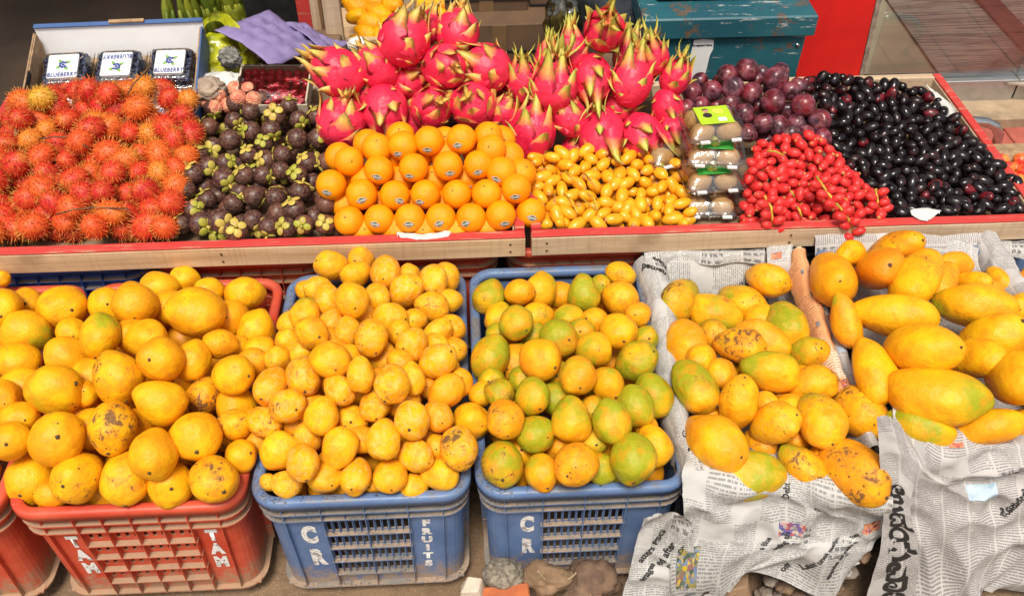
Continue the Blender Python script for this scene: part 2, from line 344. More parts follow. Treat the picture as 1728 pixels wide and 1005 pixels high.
# ------------------------------------------------------------------ plastic crates
def crate(name, label, x0, x1, yf, L, base, H, mk, style='blue', letters=(), cat='crate', group=None, letter_mat='white_letter', rz=0., fine=True):
    W = x1 - x0; rc = .034
    root = empty(name, label, cat, ((x0 + x1) / 2, yf + L / 2, base), rz, group); m = M[mk]
    hx = lambda z: W / 2 - .013 - .008 * (1 - z / H); hy = lambda z: L / 2 - .013 - .010 * (1 - z / H)
    def ring(z, off, n=6):
        P = []; X = hx(z) + off; Y = hy(z) + off; r = rc + off
        for cx, cy, a in ((1, -1, -90), (1, 1, 0), (-1, 1, 90), (-1, -1, 180)):
            for i in range(n + 1):
                t = R(a + 90 * i / n); P.append(Vector((cx * (X - r) + r * math.cos(t), cy * (Y - r) + r * math.sin(t), z)))
        return P
    def annulus(z0, z1, o0, o1, rnd=0.):
        mb = MB(); zm = z1
        if rnd: rows = [ring(z0, o0), ring(z0, o1), ring(z1 - rnd, o1), ring(z1, o1 - rnd), ring(z1, o0 + rnd), ring(z1 - rnd, o0)]
        else: rows = [ring(z0, o0), ring(z0, o1), ring(z1, o1), ring(z1, o0)]
        n = len(rows[0]); k = len(rows)
        mb.v = [tuple(p) for r_ in rows for p in r_]
        for a in range(k):
            b_ = (a + 1) % k
            for i in range(n): j = (i + 1) % n; mb.f.append((a * n + i, a * n + j, b_ * n + j, b_ * n + i))
        return mb
    def S(sd, u, z, off):
        X, Y = hx(z), hy(z)
        return {'f': (u * (X - rc), -Y - off, z), 'b': (-u * (X - rc), Y + off, z), 'r': (X + off, u * (Y - rc), z), 'l': (-X - off, -u * (Y - rc), z)}[sd]
    def blk(mb, sd, u0, u1, z0, z1, o0, o1):
        mb.hexa([S(sd, u0, z0, o1), S(sd, u1, z0, o1), S(sd, u1, z0, o0), S(sd, u0, z0, o0), S(sd, u0, z1, o1), S(sd, u1, z1, o1), S(sd, u1, z1, o0), S(sd, u0, z1, o0)])
    annulus(H - .020, H, -.006, .013, .004).build('rim', m, root, True)
    lv = [(H - .040, .0025, .011), (H - .062, .0025, .009)]
    if style == 'red': lv = [(H - .042, .003, .011), (H - .066, .003, .010)]
    for z, t, o in lv: annulus(z, z + t, -.001, o).build('flange', m, root)
    annulus(.0, .004, -.012, .010).build('flange', m, root)
    sh = MB()
    for q in range(4):                                      # corner posts
        rows = [[ring(z, 0)[q * 7 + i] for i in range(7)] for z in (0, H * .5, H - .01)]; n0 = len(sh.v); sh.v += [tuple(p) for r_ in rows for p in r_]
        for a in range(2):
            for i in range(6): sh.f.append((n0 + a * 7 + i, n0 + a * 7 + i + 1, n0 + (a + 1) * 7 + i + 1, n0 + (a + 1) * 7 + i))
    g0, g1 = (-.52, .56) if style == 'blue' else (-.62, .66)
    zb, zt = .042, H - .064
    for sd in 'frbl':
        a, c = (g0, g1) if sd in 'fb' else (-.72, .72)
        blk(sh, sd, -1.01, a, 0, H - .01, -.003, 0); blk(sh, sd, c, 1.01, 0, H - .01, -.003, 0)
        blk(sh, sd, a, c, 0, zb, -.003, 0); blk(sh, sd, a, c, zt, H - .01, -.003, 0)
    sh.build('shell', m, root)
    mb = MB(); mb.box(-hx(0), hx(0), -hy(0), hy(0), .001, .005); mb.build('floor_panel', m, root)
    if not fine: return root
    for sd in 'frl':
        a, c = (g0, g1) if sd in 'fb' else (-.72, .72)
        nr = 4; ncol = (2 if style == 'blue' else 4) if sd == 'f' else (4 if style == 'blue' else 6); per = 6 if style == 'blue' else 3
        la = MB(); hh = (zt - zb) / nr
        for r_ in range(nr):
            z0 = zb + r_ * hh; z1 = z0 + hh; s0 = z0 + hh * (.08 if style == 'blue' else .25); s1 = z0 + hh * .93
            blk(la, sd, a, c, z0, s0, -.003, 0); blk(la, sd, a, c, s1, z1, -.003, 0)
            nb = ncol * per
            for i in range(nb + 1):
                u = lerp(a, c, i / nb); w = .016 if style == 'blue' else .03
                blk(la, sd, max(a, u - w / 1), min(c, u + w / 1), s0, s1, -.003, 0)
                if style == 'blue': blk(la, sd, u - .004, u + .004, z0 + .004, z1 - .001, .0003, .0055)
        la.build('lattice', m, root)
        for r_ in range(nr + (0 if style == 'blue' else 0)):
            q = MB(); z = zb + r_ * hh; blk(q, sd, a - .02, c + .02, z - .0012, z + .0012, .0005, .0095 if style == 'blue' else .012); q.build('ledge', m, root)
        us = [a, (a + c) / 2, c] if style == 'blue' else [lerp(a, c, i / 4) for i in range(5)]
        if sd != 'f': us = [lerp(-.72, .72, i / 6) for i in range(7)]
        for u in us:
            q = MB(); w = .006 if sd == 'f' else .005; blk(q, sd, u - w, u + w, .002, H - .021, .0005, .0105 if style == 'blue' else .0125); q.build('rib', m, root)
        if sd == 'f':
            for u in (-1, 1): q = MB(); blk(q, sd, u - .006, u + .006, .002, H - .021, .0005, .0085); q.build('rib', m, root)
            if style == 'blue':
                for u in (-.24, .27): q = MB(); blk(q, sd, u - .004, u + .004, H - .062, H - .041, .0005, .008); q.build('rib', m, root)
    # bottom mud ledge: sloped skirt
    for ch, u, z, size, bold, rot, sx in letters:
        me = text_mesh(ch, size, bold, M[letter_mat])
        for v in me.vertices:
            v.co.x *= sx
            x, y = v.co.x * math.cos(rot) - v.co.y * math.sin(rot), v.co.x * math.sin(rot) + v.co.y * math.cos(rot)
            zz = z + y; p = S('f', u, zz, .0009); v.co = (p[0] + x, p[1] - .0002, zz)
        link('letter', me, root)
    return root
def stack_letters(txt, u, z_top, dz, size, bold=.003, sx=.66): return [(c, u, z_top - i * dz, size, bold, 0, sx) for i, c in enumerate(txt)]
YF = .905
g_f = 'mango crates in the front row'
crateA = crate('plastic_crate', 'weathered red plastic crate lettered TAM twice, full of large round yellow mangoes', -.765, -.385, YF, .555, .03, .27, 'redc', 'red',
      stack_letters('TAM', -.80, .166, .043, .044) + stack_letters('TAM', .84, .168, .043, .044), group=g_f, letter_mat='white_letter')
crateA0 = crate('plastic_crate', 'red plastic crate cut off by the left edge of the picture, lettered C', -1.150, -.772, YF, .555, .03, .27, 'redc', 'red',
      [('F', .60, .120, .045, .002, 0, .6), ('C', .70, .070, .045, .002, 0, .6)], group=g_f, letter_mat='red_letter')
crateB = crate('plastic_crate', 'dusty blue plastic crate lettered C R and FRUITS, heaped with small mangoes', -.378, -.018, YF, .56, .02, .28, 'blue', 'blue',
      [('C', -.76, .165, .066, .005, 0, .52), ('R', -.74, .092, .066, .005, 0, .52)] + stack_letters('FRUITS', .77, .188, .0265, .0255, .0018, 1.0), group=g_f)
crateC = crate('plastic_crate', 'dusty blue plastic crate with worn letters C R, beside the newspaper lined crate', -.012, .345, YF, .56, .02, .28, 'blue', 'blue',
      [('C', -.72, .168, .062, .004, 0, .52), ('R', -.72, .098, .062, .004, 0, .52)], group=g_f)
crateD = crate('plastic_crate', 'crate lined with English newspaper that hides nearly all of it, holding mangoes', .352, .668, YF, .56, .02, .28, 'blue', 'blue', group=g_f)
crateE = crate('plastic_crate', 'crate under Kannada newspaper holding the longest mangoes, at the right', .685, 1.045, YF + .02, .53, .06, .28, 'blue', 'blue', group=g_f)
crateF = crate('plastic_crate', 'crate of a few mangoes cut off by the right edge of the picture', 1.06, 1.42, YF + .05, .50, .05, .28, 'blue', 'blue', group=g_f)
g_b = 'crates that carry the display trays'
crate('plastic_crate', 'royal blue crate under the left end of the display tray', -1.03, -.665, 1.478, .54, .035, .29, 'royal', 'red', group=g_b)
crate('plastic_crate', 'red crate under the tray beside the royal blue one', -.66, -.305, 1.478, .54, .035, .29, 'redc', 'red', group=g_b)
crate('plastic_crate', 'red crate under the tray right behind the FRUITS crate', -.30, .055, 1.478, .54, .035, .29, 'redc', 'red', group=g_b)
crate('plastic_crate', 'red crate under the tray behind the worn C R crate', .065, .42, 1.478, .54, .035, .29, 'redc', 'red', group=g_b)
crate('plastic_crate', 'dark crate under the tray behind the newspaper lined crate', .43, .79, 1.478, .54, .035, .29, 'navy', 'blue', group=g_b)
crate('plastic_crate', 'navy blue crate under the right end of the tray, topped with newspaper', .98, 1.34, 1.478, .30, .035, .29, 'navy', 'blue', group=g_b)

# ------------------------------------------------------------------ wooden display trays
ZT = .335
M['shade_plank'] = wood('gap_shade_plank', (.16, .10, .06), (.26, .17, .10))  # planks toned darker so the gaps between fruit look shaded
def tray(label, x0, x1, woodm, yf=1.455, D=.60, zl=(.0, .0), left=True):
    t = empty('display_tray', label, 'tray', (x0, yf, ZT), 0, 'red rimmed wooden display trays'); W = x1 - x0; T = .020; Hh = .045
    def bd(name, x0, x1, y0, y1, z0, z1, m, seed=0):
        mb = MB(); n = 14; ax = 0 if (x1 - x0) > (y1 - y0) else 1; P = []
        for i in range(n + 1):
            f = i / n; wob = .0016 * noise.noise(Vector((f * 5, seed, 0))); wz = .0022 * noise.noise(Vector((f * 4, seed, 5)))
            if ax == 0: x = lerp(x0, x1, f); P += [(x, y0 + wob, z0 + wz), (x, y1 + wob, z0 + wz), (x, y1 + wob, z1 + wz), (x, y0 + wob, z1 + wz)]
            else: y = lerp(y0, y1, f); P += [(x1 + wob, y, z0 + wz), (x0 + wob, y, z0 + wz), (x0 + wob, y, z1 + wz), (x1 + wob, y, z1 + wz)]
        mb.v = P
        for i in range(n):
            for a in range(4): b = (a + 1) % 4; mb.f.append((i * 4 + a, i * 4 + b, i * 4 + 4 + b, i * 4 + 4 + a))
        mb.f += [(3, 2, 1, 0), tuple(n * 4 + a for a in range(4))]
        return mb.build(name, m, t, bevel=.0012)
    bd('front_board', 0, W, 0, T, 0, Hh, woodm, 1); bd('painted_edge', .0005, W - .0005, .001, T + .003, Hh + .001, Hh + .005, M['redw'], 1)
    bd('side_board', 0, T, T + .004, D, .0, Hh + .010, M['redw'], 3); bd('side_board', W - T, W, T + .004, D, 0, Hh + .010, M['redw'], 4)
    bd('side_lining', W - T - .004, W - T - .0008, T + .005, D - .005, .012, Hh + .006, M['wood2'], 4)
    bd('back_board', T + .001, W - T - .001, D - T, D, 0, Hh + .010, M['wood2'], 5)
    for nx_ in (.03, W * .5, W - .03):
        for nz in (.013, .032): q = MB(); q.sphere((nx_, -.0005, nz), .0028, 7, 4, (1, .4, 1)); q.build('nail_head', M['stem'], t)
    n = 5
    for i in range(n): bd('plank', T + .001, W - T - .001, lerp(T + .004, D - T - .002, i / n), lerp(T + .004, D - T - .002, (i + 1) / n) - .004, .002, .012, M['shade_plank'], 9 + i)
    return t
tray('long wooden tray with red painted rim carrying rambutans, mangosteens and oranges', -1.10, .103, M['wood'])
tray('wooden tray with red painted rim carrying dates, plums and black jamuns', .116, 1.165, M['wood2'], D=.575)

# ------------------------------------------------------------------ mangoes
def mango_mesh(name, asp, bend, beak, seed):
    """unit thickness body, long axis Z, stem end at +Z; asp = length / thickness"""
    def fn(x, y, z):
        t = z; fat = 1 + .10 * t - .10 * t * t * (1 if t < 0 else .3)
        X = x * .5 * fat * 1.04; Y = y * .5 * fat * .93; Z = z * .5 * asp
        X += bend * (1 - t * t) * .5 - .0
        if t < -.55: X -= beak * (t + .55) ** 2 * (-1)
        d = math.hypot(x, y)
        if t > .9: Z -= (t - .9) * .30
        return (X, Y, Z)
    return blob(name, fn, 30, 20, [M['mango']], seed, .10, 1.25)
MG = {'round': [mango_mesh('round_mango', 1.13 + .04 * (i % 3), .05, .15, i) for i in range(5)],
      'egg': [mango_mesh('egg_mango', 1.22 + .05 * (i % 3), .06, .25, 10 + i) for i in range(6)],
      'long': [mango_mesh('long_mango', 1.50 + .06 * (i % 3), .12, .4, 20 + i) for i in range(5)],
      'xl': [mango_mesh('extra_long_mango', 1.78 + .14 * (i % 3), .24, .4, 30 + i) for i in range(4)]}
ASP = {'round': 1.17, 'egg': 1.27, 'long': 1.56, 'xl': 1.9}
def stem_mesh():
    mb = MB(); mb.tube([(0, 0, -.03), (0, 0, .012), (.004, .003, .03)], [.036, .030, .012], 8)
    for i in range(9):
        a = i * 2 * math.pi / 9; r_ = .035 + .045 * random.random()
        mb.add([(math.cos(a - .3) * .04, math.sin(a - .3) * .04, .002), (math.cos(a) * r_, math.sin(a) * r_, -.008), (math.cos(a + .3) * .04, math.sin(a + .3) * .04, .002), (0, 0, .016)], [(0, 1, 2, 3)])
    return mesh('stem_scar', mb.v, mb.f, False, [M['stem']])
STEMS = [stem_mesh() for _ in range(5)]; STEM = STEMS[0]; rng_c = random.choice
def parse(s):
    out = []
    for ln in s.split(';'):
        ln = ln.strip()
        if not ln: continue
        p = [x.strip() for x in ln.split(',')]
        n = [float(x) for x in p[:4]]; ang = float(p[4]) if len(p) > 4 and p[4] else None; out.append((*n, ang, p[5] if len(p) > 5 else ''))
    return out
def relax(items, iters=40, cap=.035, floor=None):
    """slide bodies along their line of sight until they no longer run into each other"""
    for it in items: it['o'] = it['P'].copy(); it['d'] = (CAM - it['P']).normalized()
    for _ in range(iters):
        for i, a in enumerate(items):
            for b in items[i + 1:]:
                v = b['P'] - a['P']; L = v.length; mn = (a['r'] + b['r']) * .90
                if L >= mn or L < 1e-6: continue
                sgn = 1 if (b['P'] - a['P']).dot(a['d']) + (b['k'] - a['k']) * .01 > 0 else -1
                mv = (mn - L) * .35; b['P'] += b['d'] * mv * sgn; a['P'] -= a['d'] * mv * sgn
        for a in items:
            s = (a['P'] - a['o']).dot(a['d']); s = max(-cap, min(cap, s)); a['P'] = a['o'] + a['d'] * s
            if floor is not None and a['P'].z < floor + a['r'] * .8: a['P'] = a['P'] + a['d'] * ((floor + a['r'] * .8 - a['P'].z) / max(.2, a['d'].z))
ORD = ['first', 'second', 'third', 'fourth', 'fifth', 'sixth', 'seventh', 'eighth', 'ninth', 'tenth', 'eleventh', 'twelfth', 'thirteenth', 'fourteenth', 'fifteenth', 'sixteenth', 'seventeenth', 'eighteenth', 'nineteenth', 'twentieth', 'twenty-first', 'twenty-second', 'twenty-third', 'twenty-fourth', 'twenty-fifth', 'twenty-sixth', 'twenty-seventh', 'twenty-eighth', 'twenty-ninth', 'thirtieth']
def rank_labels(items, where, noun, rows):
    """items carry px, py and a description; rows counted from the front of the heap"""
    s = sorted(items, key=lambda a: -a['py']); lo, hi = s[-1]['py'], s[0]['py']; R_ = {}
    for a in s: R_.setdefault(min(rows - 1, int((hi - a['py']) / (hi - lo + 1e-6) * rows)), []).append(a)
    ks = sorted(R_)
    for n, k_ in enumerate(ks):
        row = sorted(R_[k_], key=lambda a: a['px'])
        for i, a in enumerate(row):
            rn = 'front' if n == 0 else 'topmost' if n == len(ks) - 1 else ORD[n]
            pos = 'only one' if len(row) == 1 else 'leftmost' if i == 0 else 'rightmost' if i == len(row) - 1 else ORD[i] + ' from left'
            a['label'] = f"{a['desc']} {noun}, {pos} in {rn} row, {where}"
def mango_heap(data, kind, zf, where, group, rows, base=dict(o=.10, g=0.10, bl=.45, bloom=0.), cat='mango', fat=1.05):
    items = []
    for cx, cy, a, b, ang, code in parse(data):
        a *= fat; b *= fat
        z = zf(cx, cy); P = at(cx, cy, z); k = 1 if '+' in code else -1 if '-' in code else 0
        th = b * depth(P) / FPX; P = P + (CAM - P).normalized() * (k * .30 * th)
        items.append(dict(px=cx, py=cy, a=a, b=b, ang=ang, code=code, P=P, r=th / 2 * (1.02 + .05), k=k))
    relax(items)
    for it in items:
        D = depth(it['P']); th = it['b'] * D / FPX; ln = it['a'] * D / FPX; asp = ASP[kind]
        if it['k'] < 0: ln *= 1.06; th *= 1.06
        if ln / th > asp: th = ln / asp * .97
        c = min(1., max(.05, (ln / th - .86) / (asp - .86))) if ln / th < asp else 1.
        c = min(1, math.sqrt(max(0.02, ((ln / th) ** 2 - 1) / (asp ** 2 - 1)))) if ln > th * 1.02 else .12
        ang = it['ang'] if it['ang'] is not None else (90 + random.uniform(-70, 70) if it['a'] == it['b'] else (90 if it['b'] > it['a'] else random.choice((0, 180))))
        if it['ang'] is None and it['a'] < it['b']: pass
        d = (CAM - it['P']).normalized(); rr = RIGHT.cross(Vector((0, 0, 1))); 
        up = d.cross(RIGHT).normalized(); rt = up.cross(d).normalized()
        s = math.sqrt(max(0, 1 - c * c)); t = R(ang)
        ax = rt * (math.cos(t) * c) - up * (math.sin(t) * c) + d * s
        code = it['code']; rnd = random.random
        o_ = base['o'] + (.42 if 'o' in code else 0) + (1 if 'r' in code else 0) + .2 * (rnd() - .5); g_ = base['g'] * rnd() * 1.4 + (.42 if 'g' in code else 0) + (.68 if 'G' in code else 0)
        bl_ = base['bl'] * (.4 + rnd()) + (.9 if 'b' in code else 0) + (1.4 if 'k' in code else 0)
        me = random.choice(MG[kind]); ob = link('mango', me, color=(max(0, min(1, o_)), max(0, min(1, g_)), max(0, min(2, bl_)), base['bloom'] * (.3 + rnd())))
        ob.location = it['P']; aim(ob, ax, rnd() * 6.28); sc = th; ob.scale = (sc, sc, sc)
        q = kid(ob, 'stem_scar', rng_c(STEMS)); zs = .5 + .6 * rnd(); q.scale = (zs, zs, 1); top = max(v.co.z for v in me.vertices); q.location = (0, 0, top - .012)
        tv = max(me.vertices, key=lambda v: v.co.z).co; q.location = (tv.x, tv.y, tv.z + .002)
        big = 'big ' if it['a'] > 95 and kind != 'xl' else ''
        colr = 'green' if 'G' in code else 'greenish' if 'g' in code else 'reddish orange' if 'r' in code else 'orange' if 'o' in code else 'yellow'
        ble = 'black scarred ' if 'k' in code else 'speckled ' if 'b' in code else ''
        it['desc'] = ('half hidden ' if it['k'] < 0 else '') + big + ble + colr; it['ob'] = ob
    rank_labels(items, where, 'mango', rows)
    for it in items: tag(it['ob'], it['label'], cat, group)
    return items
def plane_z(zfront, zback, yfpx, ybpx, mound=0., xc=0, xw=1):
    def f(px, py):
        t = (yfpx - py) / (yfpx - ybpx); t = max(-.2, min(1.1, t)); w = max(0, 1 - ((px - xc) / xw) ** 2)
        return lerp(zfront, zback, t) + mound * math.sin(math.pi * max(0, min(1, t))) * w
    return f
A_DATA = """
103,519,80,80,70;6,518,60,66;45,513,50,56,,-;45,562,92,66,200,g;29,608,78,68,10;115,599,76,64,,o-;92,658,102,92,0,g;5,672,58,64,,o;42,655,60,72,,-;2,470,26,30,,o;35,706,60,60,,o-;
96,739,94,94,100,bo+;18,742,68,72,,o
"""
A2_DATA = """
55,805,97,88,110,;133,803,92,85,140,b;211,806,92,80,95,b;259,764,91,82,100,+o;287,814,80,78,80;358,808,84,80,60,b+;332,733,89,85,100,o;381,735,56,52,,kb-;191,718,95,86,100,k;
155,727,66,70,,o-;269,677,96,82,20,+;197,635,97,86,60,b;155,640,76,76,,-;272,604,78,76,150,o+;325,607,74,64,100,;345,667,68,58,120,bk-;393,631,74,68,20,+;427,612,56,50,,ob-;372,580,66,54,,ob;
432,557,76,62,100,;414,497,73,60,170,;329,527,106,82,10,o+;284,517,64,60,,o-;226,512,84,78,80,o+;182,514,56,62,,-;271,484,70,54,,;353,494,54,48,,-;390,538,64,60,,o-;169,564,79,70,100,G+;
248,573,72,64,,;400,684,70,66,,o-;137,697,62,62,,o-;405,768,54,52,,o-;145,665,44,44,,g-;91,834,60,46,,o-;174,834,60,46,,o-;249,832,60,44,,-;325,834,56,40,,o-;120,760,60,60,,-;300,640,60,60,,o-;
440,590,50,50,,-;395,715,60,50,,b-;228,568,60,60,,o-;300,760,60,60,,-;230,720,60,60,,o-;398,590,50,50,,-;312,470,50,40,,-;120,560,40,50,,-
"""
B_DATA = """
559,449,60,50,200,;611,440,42,40,,o-;602,462,52,43,160,;651,458,55,53,110,o+;692,464,34,34,,-;684,492,62,55,-40,;732,470,52,47,70,+;754,468,40,44,,-;729,518,62,48,10,b;760,507,42,38,,-;635,503,48,45,40,;
593,504,60,56,70,+;553,503,54,46,80,;536,485,46,38,160,;517,490,32,32,,-;514,528,54,46,110,g;524,560,57,53,30,gb;490,545,44,40,,-;484,576,42,40,,;470,606,46,42,,;560,543,42,42,,o-;588,558,50,42,100,;
626,569,64,58,90,b+;657,539,62,54,10,b;699,540,38,38,,o-;696,580,58,56,120,;739,560,55,42,-30,;763,552,44,42,,-;738,609,66,58,-35,;763,590,46,44,,-;556,606,69,64,60,+;551,572,44,42,,-;510,595,46,40,,-;
510,633,66,58,80,b;458,650,66,56,110,o;480,652,44,44,,o-;483,685,62,58,20,b;543,700,74,54,100,+;571,656,56,50,40,;608,632,64,50,90,+;647,603,48,46,,-;661,646,66,57,100,gb+;694,639,58,44,80,;720,650,36,36,,o-;
752,660,68,50,-40,o;775,643,44,44,,g-;632,682,56,52,90,b;697,708,64,60,110,;740,702,52,50,60,o;592,708,48,50,,g-;470,760,72,58,-50,;509,779,63,54,80,o+;483,815,54,44,20,;453,812,28,28,,-;545,803,60,56,20,g;
572,755,74,55,-70,+;601,802,62,54,90,;657,802,62,54,80,g;648,741,70,56,100,+;614,742,58,46,,ob-;701,767,60,52,20,b;742,800,68,54,10,;773,754,72,60,80,kg+;699,820,52,34,,-;632,816,36,34,,o-;738,752,40,40,,o-;
522,733,56,46,100,o;418,712,62,56,80,;445,711,60,55,40,b;572,818,40,34,,o-;520,660,50,50,,-;588,600,44,40,,-;680,680,50,50,,o-;560,640,50,50,,o-;600,660,44,44,,-;610,535,46,44,,o-;675,610,44,44,,o-;500,720,46,46,,o-;
660,760,46,46,,-;555,780,40,40,,g-;720,735,44,44,,-;570,590,40,40,,o-;640,640,40,40,,o-;430,745,44,40,,o-;526,690,40,46,,-;675,560,40,40,,-;735,585,44,40,,-;752,620,44,44,,-;700,610,44,44,,-;496,670,40,40,,-
"""
C_DATA = """
826,499,61,54,100,g;875,493,52,46,,o;913,489,60,52,100,;944,498,50,44,,o-;985,494,67,57,80,g;1046,502,64,57,20,ob;1047,463,52,44,20,b;1013,481,34,34,,o-;841,535,56,46,120,;869,545,61,57,60,r+;910,533,50,44,,g-;899,563,44,40,,G-;
941,569,66,63,30,ro+;962,538,54,52,60,;1005,541,44,42,,o-;1044,557,64,60,80,+;1001,590,63,54,10,g;1074,608,76,66,-35,G;829,603,79,62,110,G;910,606,72,66,40,r+;868,612,70,52,100,b-;973,633,65,61,60,o+;1024,645,60,56,60,o;
1102,667,84,62,80,g;1072,684,74,58,70,Gg;1032,710,80,64,75,g+;964,707,81,69,80,+;898,667,66,59,80,o+;841,662,54,48,20,gb;812,665,36,40,,-;851,706,70,62,70,ob+;938,672,62,48,,o-;796,709,62,60,30,;903,731,66,63,30,g;1000,690,40,44,,o-;
848,782,74,71,90,gb;913,796,62,56,60,o;971,782,74,71,110,ob+;1017,790,62,50,,G;1067,772,84,74,80,g+;1102,752,76,52,80,;1003,745,40,42,,b-;1048,808,44,40,,G-;942,752,46,44,,o-;880,760,50,50,,-;1010,750,60,50,,g-;870,500,40,40,,-;
1000,655,50,44,,-;940,630,44,44,,-;840,565,40,40,,-;880,640,44,44,,g-;1090,570,40,40,,G-;1090,720,40,40,,-;935,810,40,30,,o-;980,560,44,44,,o-;1075,530,40,40,,o-;830,640,40,40,,g-;1040,680,44,44,,o-;880,690,44,44,,-
"""
D_DATA = """
1147,503,76,66,140,Gb;1209,526,99,57,195,g;1252,510,82,62,25,g;1296,473,74,57,15,b+;1328,546,88,68,60,g;1158,577,90,76,65,o;1245,583,88,62,5,kkb+;1290,573,92,58,35,o-;1363,597,70,57,-20,g;1300,629,107,66,8,g+;
1171,650,106,74,57,G;1220,634,54,50,,o;1245,680,92,68,-70,;1290,684,46,40,,-;1371,649,88,56,-5,ob;1312,668,40,36,,ob-;1306,718,88,66,-20,;1382,707,98,74,70,+;1450,697,98,84,30,ob;1204,748,114,84,35,o+;1277,752,62,50,,ob-;
1262,797,130,60,175,G;1356,786,100,62,42,b;1440,790,130,90,38,ob+;1200,563,54,50,,Gb-;1346,742,50,44,,ob-;1330,690,50,50,,-;1260,620,50,44,,-;1280,540,50,50,,-;1350,640,50,50,,o-;1210,700,60,50,,-;1390,770,50,50,,-;1300,800,60,40,,o-;1180,610,50,50,,-
"""
E_DATA = """
1403,463,94,80,60,o;1435,432,50,42,,;1477,459,76,70,-20,ro;1513,416,90,56,-15,ob;1554,465,102,74,115,b+;1596,472,66,50,110,ob;1611,450,60,38,,o-;1507,527,142,74,5,+;1645,519,150,74,8,g;1637,474,60,36,,-;1430,540,92,46,75,o;
1471,626,124,68,75,;1558,590,127,88,0,g+;1584,661,184,74,186,g+;1672,580,126,92,-42,;1705,646,94,84,20,;1728,515,50,50,,-;1554,722,126,56,20,G;1661,720,124,60,-8,o;1722,715,60,54,,-;1640,610,90,60,,-;1520,640,60,60,,o-;1610,700,60,50,,g-;1740,600,60,60,,-
"""
F_DATA = """1686,470,52,36,45,r;1722,482,64,52,20,ob;1668,490,40,34,,g-;1760,470,70,60,,;1745,520,80,60,,o-;1790,520,80,60,,;1760,580,90,70,,;1820,590,90,70,,;1800,660,100,70,,"""
IT = {}
IT['A0'] = mango_heap(A_DATA, 'round', plane_z(.335, .335, 830, 480, .03, 60, 200), 'leftmost red crate', 'mangoes heaped in the leftmost red crate', 5, fat=.99)
IT['A'] = mango_heap(A2_DATA, 'round', plane_z(.305, .345, 830, 480, .05, 250, 250), 'red TAM crate', 'mangoes heaped in the red TAM crate', 7, fat=1.0)
IT['B'] = mango_heap(B_DATA, 'egg', plane_z(.305, .355, 820, 450, .06, 620, 230), 'blue FRUITS crate', 'mangoes heaped in the blue FRUITS crate', 9, dict(o=.22, g=.0, bl=.3, bloom=.6))
IT['C'] = mango_heap(C_DATA, 'round', plane_z(.305, .315, 810, 460, .045, 960, 220), 'worn C R crate', 'mangoes heaped in the worn blue C R crate', 7, dict(o=.22, g=.85, bl=.6, bloom=.1))
IT['D'] = mango_heap(D_DATA, 'long', plane_z(.300, .300, 810, 460, .03, 1290, 230), 'newspaper lined crate', 'mangoes in the newspaper lined crate', 6, dict(o=.3, g=.42, bl=.6, bloom=.2))
IT['E'] = mango_heap(E_DATA, 'xl', plane_z(.345, .375, 760, 430, .03, 1580, 250), 'crate at right', 'long mangoes in the crate at the right', 5, dict(o=.25, g=.15, bl=.2, bloom=.0))
IT['F'] = mango_heap(F_DATA, 'long', plane_z(.33, .33, 760, 430), 'crate cut off at right edge', 'mangoes in the crate cut off at the right edge', 3, dict(o=.6, g=.15, bl=.4, bloom=.0))

M['mango_deep'] = simple('buried_mango_skin', (.74, .30, .01), .45, .2, 14, spec=.3)
# fruit beneath the visible ones, so that no crate looks hollow
def under_layer(x0, x1, y0, y1, z, sp, th, kind, where, base):
    rng = random.Random(int(x0 * 1000)); j = 0; y = y0 + sp * .5; mb = MB()
    while y < y1 - sp * .3:
        x = x0 + sp * (.5 + (j % 2) * .5)
        while x < x1 - sp * .35:
            c = rng.random(); me = rng.choice(MG[kind]); ax = Vector((rng.uniform(-1, 1), rng.uniform(-1, 1), rng.uniform(-.4, .4))).normalized().to_track_quat('Z', 'Y'); P = Vector((x + rng.uniform(-.006, .006), y + rng.uniform(-.006, .006), z + rng.uniform(-.008, .008)))
            mb.add([P + ax @ (v.co * th) for v in me.vertices], [tuple(p.vertices) for p in me.polygons]); x += sp
        y += sp * .9; j += 1
    o = mb.build('buried_mangoes', M['mango_deep'], smooth=True); tag(o, 'mangoes packed beneath the top ones ' + where, 'mangoes', None, 'stuff')
under_layer(-.735, -.415, .935, 1.43, .262, .066, .066, 'round', 'in the red TAM crate', dict(o=.2, g=0, bloom=0))
under_layer(-1.12, -.80, .935, 1.43, .262, .066, .066, 'round', 'in the leftmost red crate', dict(o=.2, g=0, bloom=0))
under_layer(-.350, -.046, .935, 1.43, .268, .052, .050, 'egg', 'in the blue FRUITS crate', dict(o=.3, g=0, bloom=.6))
under_layer(.016, .317, .935, 1.43, .262, .058, .056, 'round', 'in the worn C R crate', dict(o=.4, g=.6, bloom=0))

# ------------------------------------------------------------------ fruit on the trays
def inside(p, poly):
    x, y = p; c = False; n = len(poly)
    for i in range(n):
        x1, y1 = poly[i]; x2, y2 = poly[(i + 1) % n]
        if (y1 > y) != (y2 > y) and x < (x2 - x1) * (y - y1) / (y2 - y1) + x1: c = not c
    return c
def scatter(poly, dmin, tries=6000, rng=random, cap=10 ** 6, squash=.86):
    xs = [p[0] for p in poly]; ys = [p[1] for p in poly]; out = []; G = {}
    for _ in range(tries):
        p = (rng.uniform(min(xs), max(xs)), rng.uniform(min(ys), max(ys)))
        if not inside(p, poly): continue
        gx, gy = int(p[0] // dmin), int(p[1] // dmin)
        if any(math.hypot(p[0] - q[0], (p[1] - q[1]) / squash) < dmin for a in (-1, 0, 1) for b in (-1, 0, 1) for q in G.get((gx + a, gy + b), ())): continue
        out.append(p); G.setdefault((gx, gy), []).append(p)
        if len(out) >= cap: break
    return out
